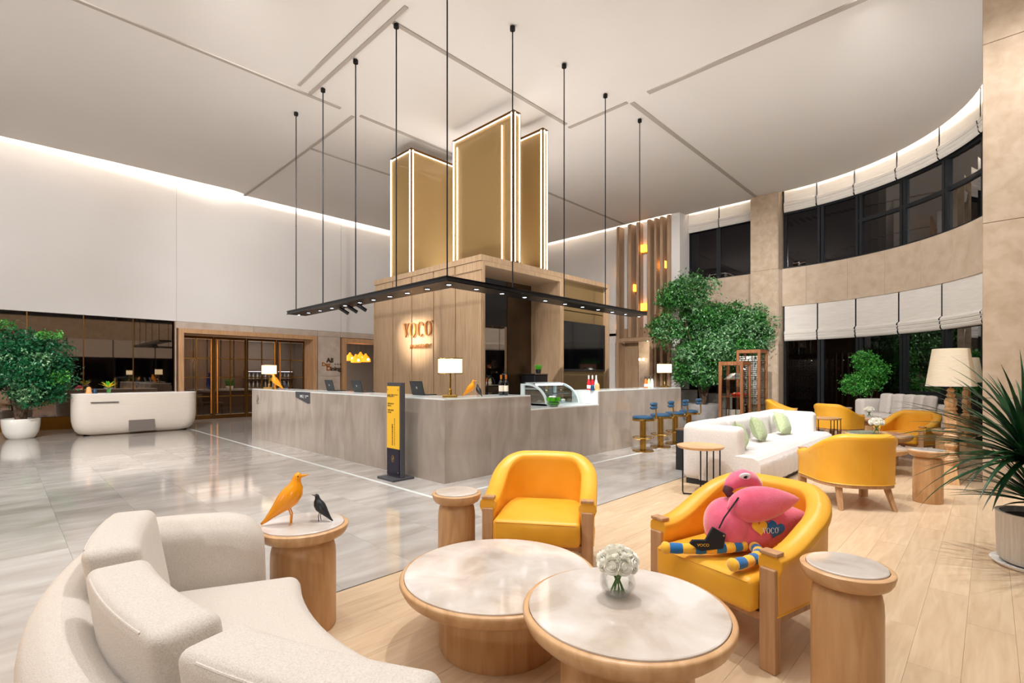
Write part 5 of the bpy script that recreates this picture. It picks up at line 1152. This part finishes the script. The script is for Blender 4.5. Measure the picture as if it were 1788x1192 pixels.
# bag and strap
b = MB(); b.prism([(-.235, .175), (-.165, .135), (-.18, .06), (-.30, .045), (-.36, .085), (-.345, .105), (-.275, .105)], -.142, -.122, lambda a_, c_, e_: (a_, e_+.0, c_)); b.build('bag', 'black_cloth', fm, bevel=.004, smooth=False)
MB().tube([(-.20, -.13, .165), (-.17, -.125, .22), (-.13, -.13, .28), (-.09, -.12, .33)], .004, 6).build('strap', 'black_cloth', fm); MB().ell((-.178, -.144, .13), (.006, .003, .006), 10, 6).build('eyelet', 'steel', fm)
text('lettering', 'VOCO', .022, 'sign_yellow', fm, (-.322, -.1435, .072), (PI/2, 0, 0), .0006)
# heart patches and word on the body, pressed onto its surface
def surf_y(x, z):
    p = Matrix.Rotation(BA, 4, 'Y') @ Vector((x-BC[0], 0, z-BC[2])); q = (p.x+BL*.42)/BL; q = min(.97, max(.03, q)); r = math.sin(PI*q**.72)**.75
    return BC[1]-BRY*r*math.sqrt(1-min(.98, (p.z/(BR*r))**2))
def heart(cx, cz, s, rot, m, off):
    P_ = []
    for i in range(30):
        a = 2*PI*i/30; x = 16*math.sin(a)**3/17; y = (13*math.cos(a)-5*math.cos(2*a)-2*math.cos(3*a)-math.cos(4*a))/17; c_, s_ = math.cos(rot), math.sin(rot); P_.append((cx+s*(x*c_-y*s_), cz+s*(x*s_+y*c_)))
    b = MB(); ctr = (cx, cz); rings = [[(ctr[0]+(p[0]-ctr[0])*q, ctr[1]+(p[1]-ctr[1])*q) for p in P_] for q in (1, .6, .25)]
    vs = [(x, surf_y(x, z)-off, z) for rg in rings for x, z in rg]+[(cx, surf_y(cx, cz)-off, cz)]; fs = []
    for k_ in (0, 1):
        for i in range(30): j = (i+1) % 30; fs.append((k_*30+i, k_*30+j, (k_+1)*30+j, (k_+1)*30+i))
    for i in range(30): fs.append((60+i, 60+(i+1) % 30, 90))
    return b.add(vs, fs).build('heart_patch', m, fm, ang=80)
heart(.125, .15, .056, -.35, 'blue_plush', .006); heart(.085, .168, .042, .1, 'blue_plush', .0065); heart(.03, .165, .046, .1, 'yellow_plush', .009)
wv = voco(.031, .001); wv.v = [(lambda X, Z: (X, surf_y(X, Z)-.0105-z, Z))(.04+x*1.2, .132+y) for x, y, z in wv.v]; wv.build('lettering', 'white_plush', fm, smooth=False)
# wooden display cabinets
def cabinet(loc, s, h, lab, low):
    t_ = thing('display_cabinet', lab, 'display cabinet', loc, 0, 'wood framed glass display cabinets'); q = s/2; p = .07
    for a_ in (-1, 1):
        for c_ in (-1, 1): BX(a_*q-(p if a_ > 0 else 0), a_*q+(p if a_ < 0 else 0), c_*q-(p if c_ > 0 else 0), c_*q+(p if c_ < 0 else 0), 0, h).build('post', 'display_wood', t_, bevel=.004, smooth=False)
    for z in (.18, h-.08):
        for sgn in (-1, 1):
            BX(-q+p, q-p, sgn*q-(p if sgn > 0 else 0), sgn*q+(p if sgn < 0 else 0), z, z+.08).build('rail', 'display_wood', t_, smooth=False); BX(sgn*q-(p if sgn > 0 else 0), sgn*q+(p if sgn < 0 else 0), -q+p, q-p, z, z+.08).build('rail', 'display_wood', t_, smooth=False)
    BX(-q, q, -q, q, h, h+.012).build('top', 'display_wood', t_, smooth=False)
    for sgn in (-1, 1):
        BX(-q+p, q-p, sgn*(q-.03)-.003, sgn*(q-.03)+.003, .26, h-.08).build('glass_panel', 'cabinet_glass', t_, smooth=False); BX(sgn*(q-.03)-.003, sgn*(q-.03)+.003, -q+p, q-p, .26, h-.08).build('glass_panel', 'cabinet_glass', t_, smooth=False)
    g = MB(); nz = int((h-.35)/.3)
    for k_ in range(1, nz+1):
        z = .26+(h-.34)*k_/(nz+1); g.box(-q+.07, q-.07, -q+.02, -q+.028, z-.004, z+.004); g.box(-q+.02, -q+.028, -q+.07, q-.07, z-.004, z+.004)
    for xx in (-.12, .12): g.box(xx-.004, xx+.004, -q+.02, -q+.028, .26, h-.08); g.box(-q+.02, -q+.028, xx-.004, xx+.004, .26, h-.08)
    g.build('wire_grid', 'black_metal', t_, smooth=False)
    for z in low: BX(-q+.05, q-.05, -q+.05, q-.05, z, z+.02).build('shelf', 'display_wood', t_, smooth=False)
    return t_
c1p = PD(1283, 13.2); c1 = cabinet(c1p, .62, 1.78, 'shorter wood and glass display cabinet with a red tray inside', (.3, .85))
c2p = PD(1313, 14.6); c2 = cabinet(c2p, .66, 2.16, 'taller wood and glass display cabinet filled with stacked pale pebbles', (.55,))
for c_, z_ in ((c1p, 1.6), (c2p, 1.95)):
    l = bpy.data.lights.new('cabinet_lamp', 'POINT'); l.energy = 5; l.color = (1, .95, .88); l.shadow_soft_size = .03; q = bpy.data.objects.new('cabinet_lamp', l); COL.objects.link(q); q.location = c_+W(-.12, -.12, z_)
random.seed(5)
b = MB()
for k_ in range(26):
    z = .6+k_*.055
    for j in range(5): b.ell((-.2+j*.09+random.uniform(-.02, .02), -.2+random.uniform(-.03, .05), z), (.045, .04, .022), 8, 5); b.ell((-.2+random.uniform(-.03, .05), -.1+j*.09, z), (.04, .045, .022), 8, 5)
stuff(tag(b.build('pebble_stack', 'pebble', loc=c2p), 'column of stacked pale pebbles inside the taller cabinet', 'pebbles'))
b = MB()
for k_ in range(70): b.ell((.14+random.uniform(-.07, .07), -.16+random.uniform(-.05, .05), .45+random.uniform(0, 1.0)), (.035, .03, .025), 8, 5)
stuff(tag(b.build('shell_garland', 'white_ceramic', loc=c1p), 'hanging string of white shells inside the shorter cabinet', 'decoration'))
t = thing('fruit_tray', 'bright red tray of small ornaments inside the shorter display cabinet', 'tray', c1p+Vector((-.02, -.1, .87)), VR_); b = MB().lathe([(.12, 0), (.2, .06), (.205, .075), (.19, .07), (.11, .012), (0, .012)], 20); b.build('tray', 'red_plastic', t)
for i in range(7): MB().ell((.1*math.cos(i), .1*math.sin(i), .07), (.045, .045, .04), 10, 6).build('ornament', ['peach', 'red_plastic', 'white'][i % 3], t)
t = thing('gift_box', 'cream box with dark straps on the low shelf of the shorter cabinet', 'box', c1p+Vector((.0, -.02, .32)), VR_); BX(-.18, .18, -.12, .12, 0, .2).build('body', 'boucle', t, bevel=.01, smooth=False); BX(-.185, .185, -.02, .02, -.0, .205).build('strap', 'black_satin', t, smooth=False)
t = thing('small_roof_model', 'small grey stone roof model on the upper shelf of the shorter cabinet', 'ornament', c1p+Vector((0, 0, 1.33)), VR_); b = MB().prism([(-.22, 0), (.22, 0), (.05, .14), (-.0, .16), (-.05, .14)], -.16, .16, lambda a_, c_, e_: (a_, e_, c_)); b.build('roof', 'planter_concrete', t, smooth=False); BX(-.23, .23, -.17, .17, -.02, 0).build('slab', 'display_wood', t, smooth=False)
# =================== WELCOME DESK AND RESTAURANT ===================
dx0, dx1, dy, dz = 1.16, 3.66, 15.05, .985
t = thing('welcome_desk', 'cream desk with rounded ends and dark inset plate before the mirrors', 'desk', ((dx0+dx1)/2, dy+.35, 0)); w2 = (dx1-dx0)/2
def dprof(q, n=20):   # plan outline inset by q
    P_ = []; r = .26; X, Y = w2-q, .35-q
    for cx, cy, a_ in ((X-r, Y-r, 0), (-X+r, Y-r, PI/2), (-X+r, -Y+r, PI), (X-r, -Y+r, 3*PI/2)):
        for i in range(9): a = a_+PI/2*i/8; P_.append((cx+r*math.cos(a), cy+r*math.sin(a)))
    return P_
lv = [(.20, .02), (.13, .05), (.07, .12), (.03, .22), (.008, .34), (0, .5), (0, dz-.03), (0, dz)]; b = MB(); n_ = 36
for q, z in lv: b.v += [(x, y, z) for x, y in dprof(q)]
for i in range(len(lv)-1):
    for j in range(n_): b.f.append((i*n_+j, i*n_+(j+1) % n_, (i+1)*n_+(j+1) % n_, (i+1)*n_+j))
b.f.append(tuple(range(n_))[::-1]); b.f.append(tuple((len(lv)-1)*n_+j for j in range(n_))); b.build('body', 'desk_cream', t, ang=50)
MB().prism(dprof(-.003), dz, dz+.012).build('top', 'white', t, smooth=False); MB().prism(dprof(.22), 0, .025).build('plinth', 'bronze', t, smooth=False)
cx = (dx0+dx1)/2; a, b_ = colV(225, dy), colV(270, dy)
BX(a-cx, b_-cx, -.356, -.33, .06, .34).build('inset_plate', 'taupe', t, bevel=.003, smooth=False)
a, b_ = colV(158, dy), colV(207, dy); BX(a-cx, b_-cx, -.40, -.345, .79, .802).build('metal_ledge', 'dark_metal', t, smooth=False)
p = lambda px, y: (colV(px, y), y, dz+.012)
bell(p(155, 15.25), 'peach', 'orange bell-shaped ornament on the left of the welcome desk', 1.5); bell(p(165.5, 15.3), 'navy', 'blue bell-shaped ornament on the welcome desk', 1.1)
def tulip_vase(loc, lab):
    t = thing('flower_vase', lab, 'flower vase', loc, .4, None)
    MB().lathe([(.045, 0), (.05, .02), (.05, .07), (.06, .1), (.11, .13), (.105, .14), (.05, .11), (.04, .07), (.04, .02)], 20).build('vase', 'clear_glass', t); MB().lathe([(.035, .01), (.04, .1), (0, .11)], 14).build('stems', 'leaf_fresh', t)
    for i in range(14):
        a = 2*PI*i/14+.1; tl = .55+.25*(i % 3); L_ = .19; u = Vector((math.cos(a)*math.sin(tl), math.sin(a)*math.sin(tl), math.cos(tl))); sd = Vector((-math.sin(a), math.cos(a), 0))
        o = Vector((0, 0, .13)); q = [o, o+u*L_*.5-sd*.03, o+u*L_*.8-sd*.025, o+u*L_*1.05+Vector((u.x, u.y, 0))*.06, o+u*L_*.8+sd*.025, o+u*L_*.5+sd*.03]
        MB().add(q, [(0, 1, 5), (1, 2, 4, 5), (2, 3, 4)]).build('petal', 'yellow_petal' if i % 3 else 'grass', t)
tulip_vase(p(190, 15.4), 'glass vase of spread yellow and green petals on the welcome desk')
# restaurant sign
t = thing('restaurant_sign', 'dark and amber All Day Dining letters on the stone between the doorways', 'sign', (colV(566, VW), VW, 1.75))
text('lettering', 'All', .24, 'ink', t, (.09, .0, .16), RV, .01, bold=.006); text('lettering', 'Day', .2, 'copper', t, (-.09, .0, .02), RV, .01, bold=.004); text('lettering', 'D', .24, 'copper', t, (.08, 0, -.14), RV, .01, bold=.006); text('lettering', 'ining', .22, 'ink', t, (.24, .0, -.14), RV, .01, bold=.006)
for i in range(4): MB().lathe([(.0, 0), (.022, 0), (.022, .02), (0, .02)], 10, T=Matrix.Translation((.42+i*.1, -.01, .10)) @ Matrix.Rotation(PI/2, 4, 'X')).build('dot', 'ink', t, smooth=False)
# woven pendants
for i, (px, py, d) in enumerate([(611, 625, 21.5), (621.5, 628, 21.0), (629.5, 624, 21.6), (638.5, 627, 21.2)]):
    c = PD(px, d); z = zat(py, c.x, c.y)-.12
    t = thing('woven_pendant', ['Leftmost glowing woven pendant lamp in the second doorway', 'lower glowing woven pendant, second from left in the second doorway', 'glowing woven pendant lamp third from the left in the second doorway', 'rightmost glowing woven pendant lamp in the second doorway'][i], 'pendant lamp', (c.x, c.y, z), 0, 'woven pendants in the restaurant')
    MB().lathe([(.19, 0), (.21, .02), (.2, .12), (.13, .22), (.06, .29), (.035, .36)], 16).build('shade', 'lantern_glow', t); MB().tube([(0, 0, .36), (0, 0, 3.1-z)], .006, 5).build('cord', 'black_metal', t); MB().ell((0, -.21, .1), (.045, .03, .05), 10, 8).build('bulb', 'bulb', t)
# restaurant furniture
t = thing('buffet_island', 'pale buffet counter with dark front inside the restaurant', 'counter', (6.4, 20.6, 0)); BX(-1.6, 1.6, -.4, .4, 0, .86).build('body', 'dim_wall', t, smooth=False); BX(-1.65, 1.65, -.45, .45, .86, .92).build('worktop', 'counter_quartz', t, smooth=False)
for i in range(6): BX(-1.6+i*.53, -1.6+(i+1)*.53-.02, -.42, -.4, .1, .82).build('door', 'brown_wall', t, smooth=False)
t = thing('wine_shelf', 'lit shelf of bottles at the back of the restaurant', 'shelf', (8.3, 22.9, 0)); BX(-1.0, 1.0, -.15, .2, .0, .1).build('plinth', 'brown_wall', t, smooth=False)
for z in (.9, 1.25, 1.6): BX(-1, 1, -.15, .2, z, z+.03).build('shelf_board', 'brown_wall', t, smooth=False)
for x in (-1, .97): BX(x, x+.03, -.15, .2, .1, 1.63).build('side', 'brown_wall', t, smooth=False)
BX(-1, 1, .18, .2, .1, 1.6).build('back', 'dim_wall', t, smooth=False); BX(-.95, .95, -.1, -.08, 1.58, 1.6).build('light_strip', 'led_spot', t, smooth=False)
random.seed(2)
pr = None
for z in (.93, 1.28):
    for i in range(11):
        x = -.85+i*.165
        lab = 'bottle on the lit back shelf of the restaurant'
        if pr is None:
            pr = thing('bottle', lab, 'bottle', (8.3+x, 22.85, z), 0, 'bottles on the restaurant back shelf'); MB().lathe([(.035, 0), (.037, .15), (.013, .2), (.013, .26)], 8).build('body', 'clear_bottle', pr); MB().lathe([(.016, .26), (.016, .28), (0, .28)], 8).build('cap', 'steel', pr)
        else: dup(pr, (8.3+x, 22.85, z), 0, lab)
def dchair(loc, rz, lab, src=None):
    if src: return dup(src, loc, rz, lab)
    t = thing('dining_chair', lab, 'chair', loc, rz, 'dining chairs in the restaurant'); MB().rbox((0, 0, .45), (.46, .46, .08), .03, 6).build('seat', 'brown_wall', t); MB().rbox((0, .22, .68), (.44, .06, .36), .03, 6).build('backrest', 'brown_wall', t)
    for a in (-.19, .19):
        for c in (-.19, .19): MB().tube([(a, c, .42), (a*1.1, c*1.1, 0)], .014, 6).build('leg', 'black_metal', t)
    return t
def dtable(x, y, lab):
    t = thing('dining_table', lab, 'table', (x, y, 0)); MB().lathe([(.38, .72), (.4, .73), (.4, .75), (0, .75)], 28).build('tabletop', 'brown_wall', t); MB().lathe([(.04, .03), (.04, .72)], 12).build('column', 'black_metal', t); MB().lathe([(.24, 0), (.24, .03)], 20).build('foot', 'black_metal', t)
dtable(4.6, 19.9, 'dark round dining table behind the leftmost glass door'); c0 = dchair((4.1, 19.6, 0), -1, 'brown chair left of the table behind the leftmost glass door'); dchair((5.2, 19.6, 0), 1.9, 'brown chair right of the table behind the leftmost glass door', c0)
dtable(7.9, 19.7, 'dark round dining table behind the rightmost glass door'); dchair((7.5, 19.35, 0), -2.4, 'brown chair before the table behind the rightmost glass door', c0); dchair((8.4, 20.2, 0), .8, 'brown chair beyond the table behind the rightmost glass door', c0)
dtable(11.2, 20.4, 'dark dining table seen through the second doorway'); dchair((10.7, 20.1, 0), -2, 'brown chair seen through the second doorway', c0)
t = thing('ceramic_vase', 'tall blue ceramic vase on the buffet counter behind the glass doors', 'vase', (5.35, 20.5, .92)); MB().lathe([(.07, 0), (.12, .15), (.11, .4), (.05, .52), (.07, .58)], 20).build('body', 'blue_ceramic', t); MB().lathe([(.075, .56), (.08, .58), (.075, .6)], 20).build('lip', 'blue_ceramic', t)
t = thing('leafy_plant', 'low green plant on the buffet counter behind the glass doors', 'plant', (6.0, 20.5, .92)); MB().lathe([(.1, 0), (.13, .12), (.11, .12)], 16).build('pot', 'white_ceramic', t); grassy(90, .1, .3, (0, 0, .1), 'leaf_fresh', t, .015, 'leaves')
t = thing('flower_arrangement', 'yellow flowers on the buffet counter behind the left reception lamp', 'flowers', (7.6, 20.5, .92)); MB().lathe([(.05, 0), (.07, .15), (.05, .25)], 14).build('vase', 'white_ceramic', t)
for i in range(12): MB().ell((.12*math.cos(i*2.4)*(i/12)**.5*1.4, .12*math.sin(i*2.4)*(i/12)**.5, .32+.04*(i % 3)), (.05, .05, .04), 8, 6).build('bloom', 'yellow_petal', t)
# corridor sconce in the bar doorway
t = thing('corridor_sconce', 'small lit double-globe wall lamp seen through the bar doorway', 'wall lamp', (18.55, colU(1122, 18.55), zat(628, 18.55, colU(1122, 18.55)))); MB().ell((-.06, 0, 0), (.02, .02, .02), 8, 6).build('arm', 'brass', t)
for q in (-.09, .09): MB().ell((-.1, q, .01), (.05, .05, .05), 12, 8).build('globe', 'bulb', t)
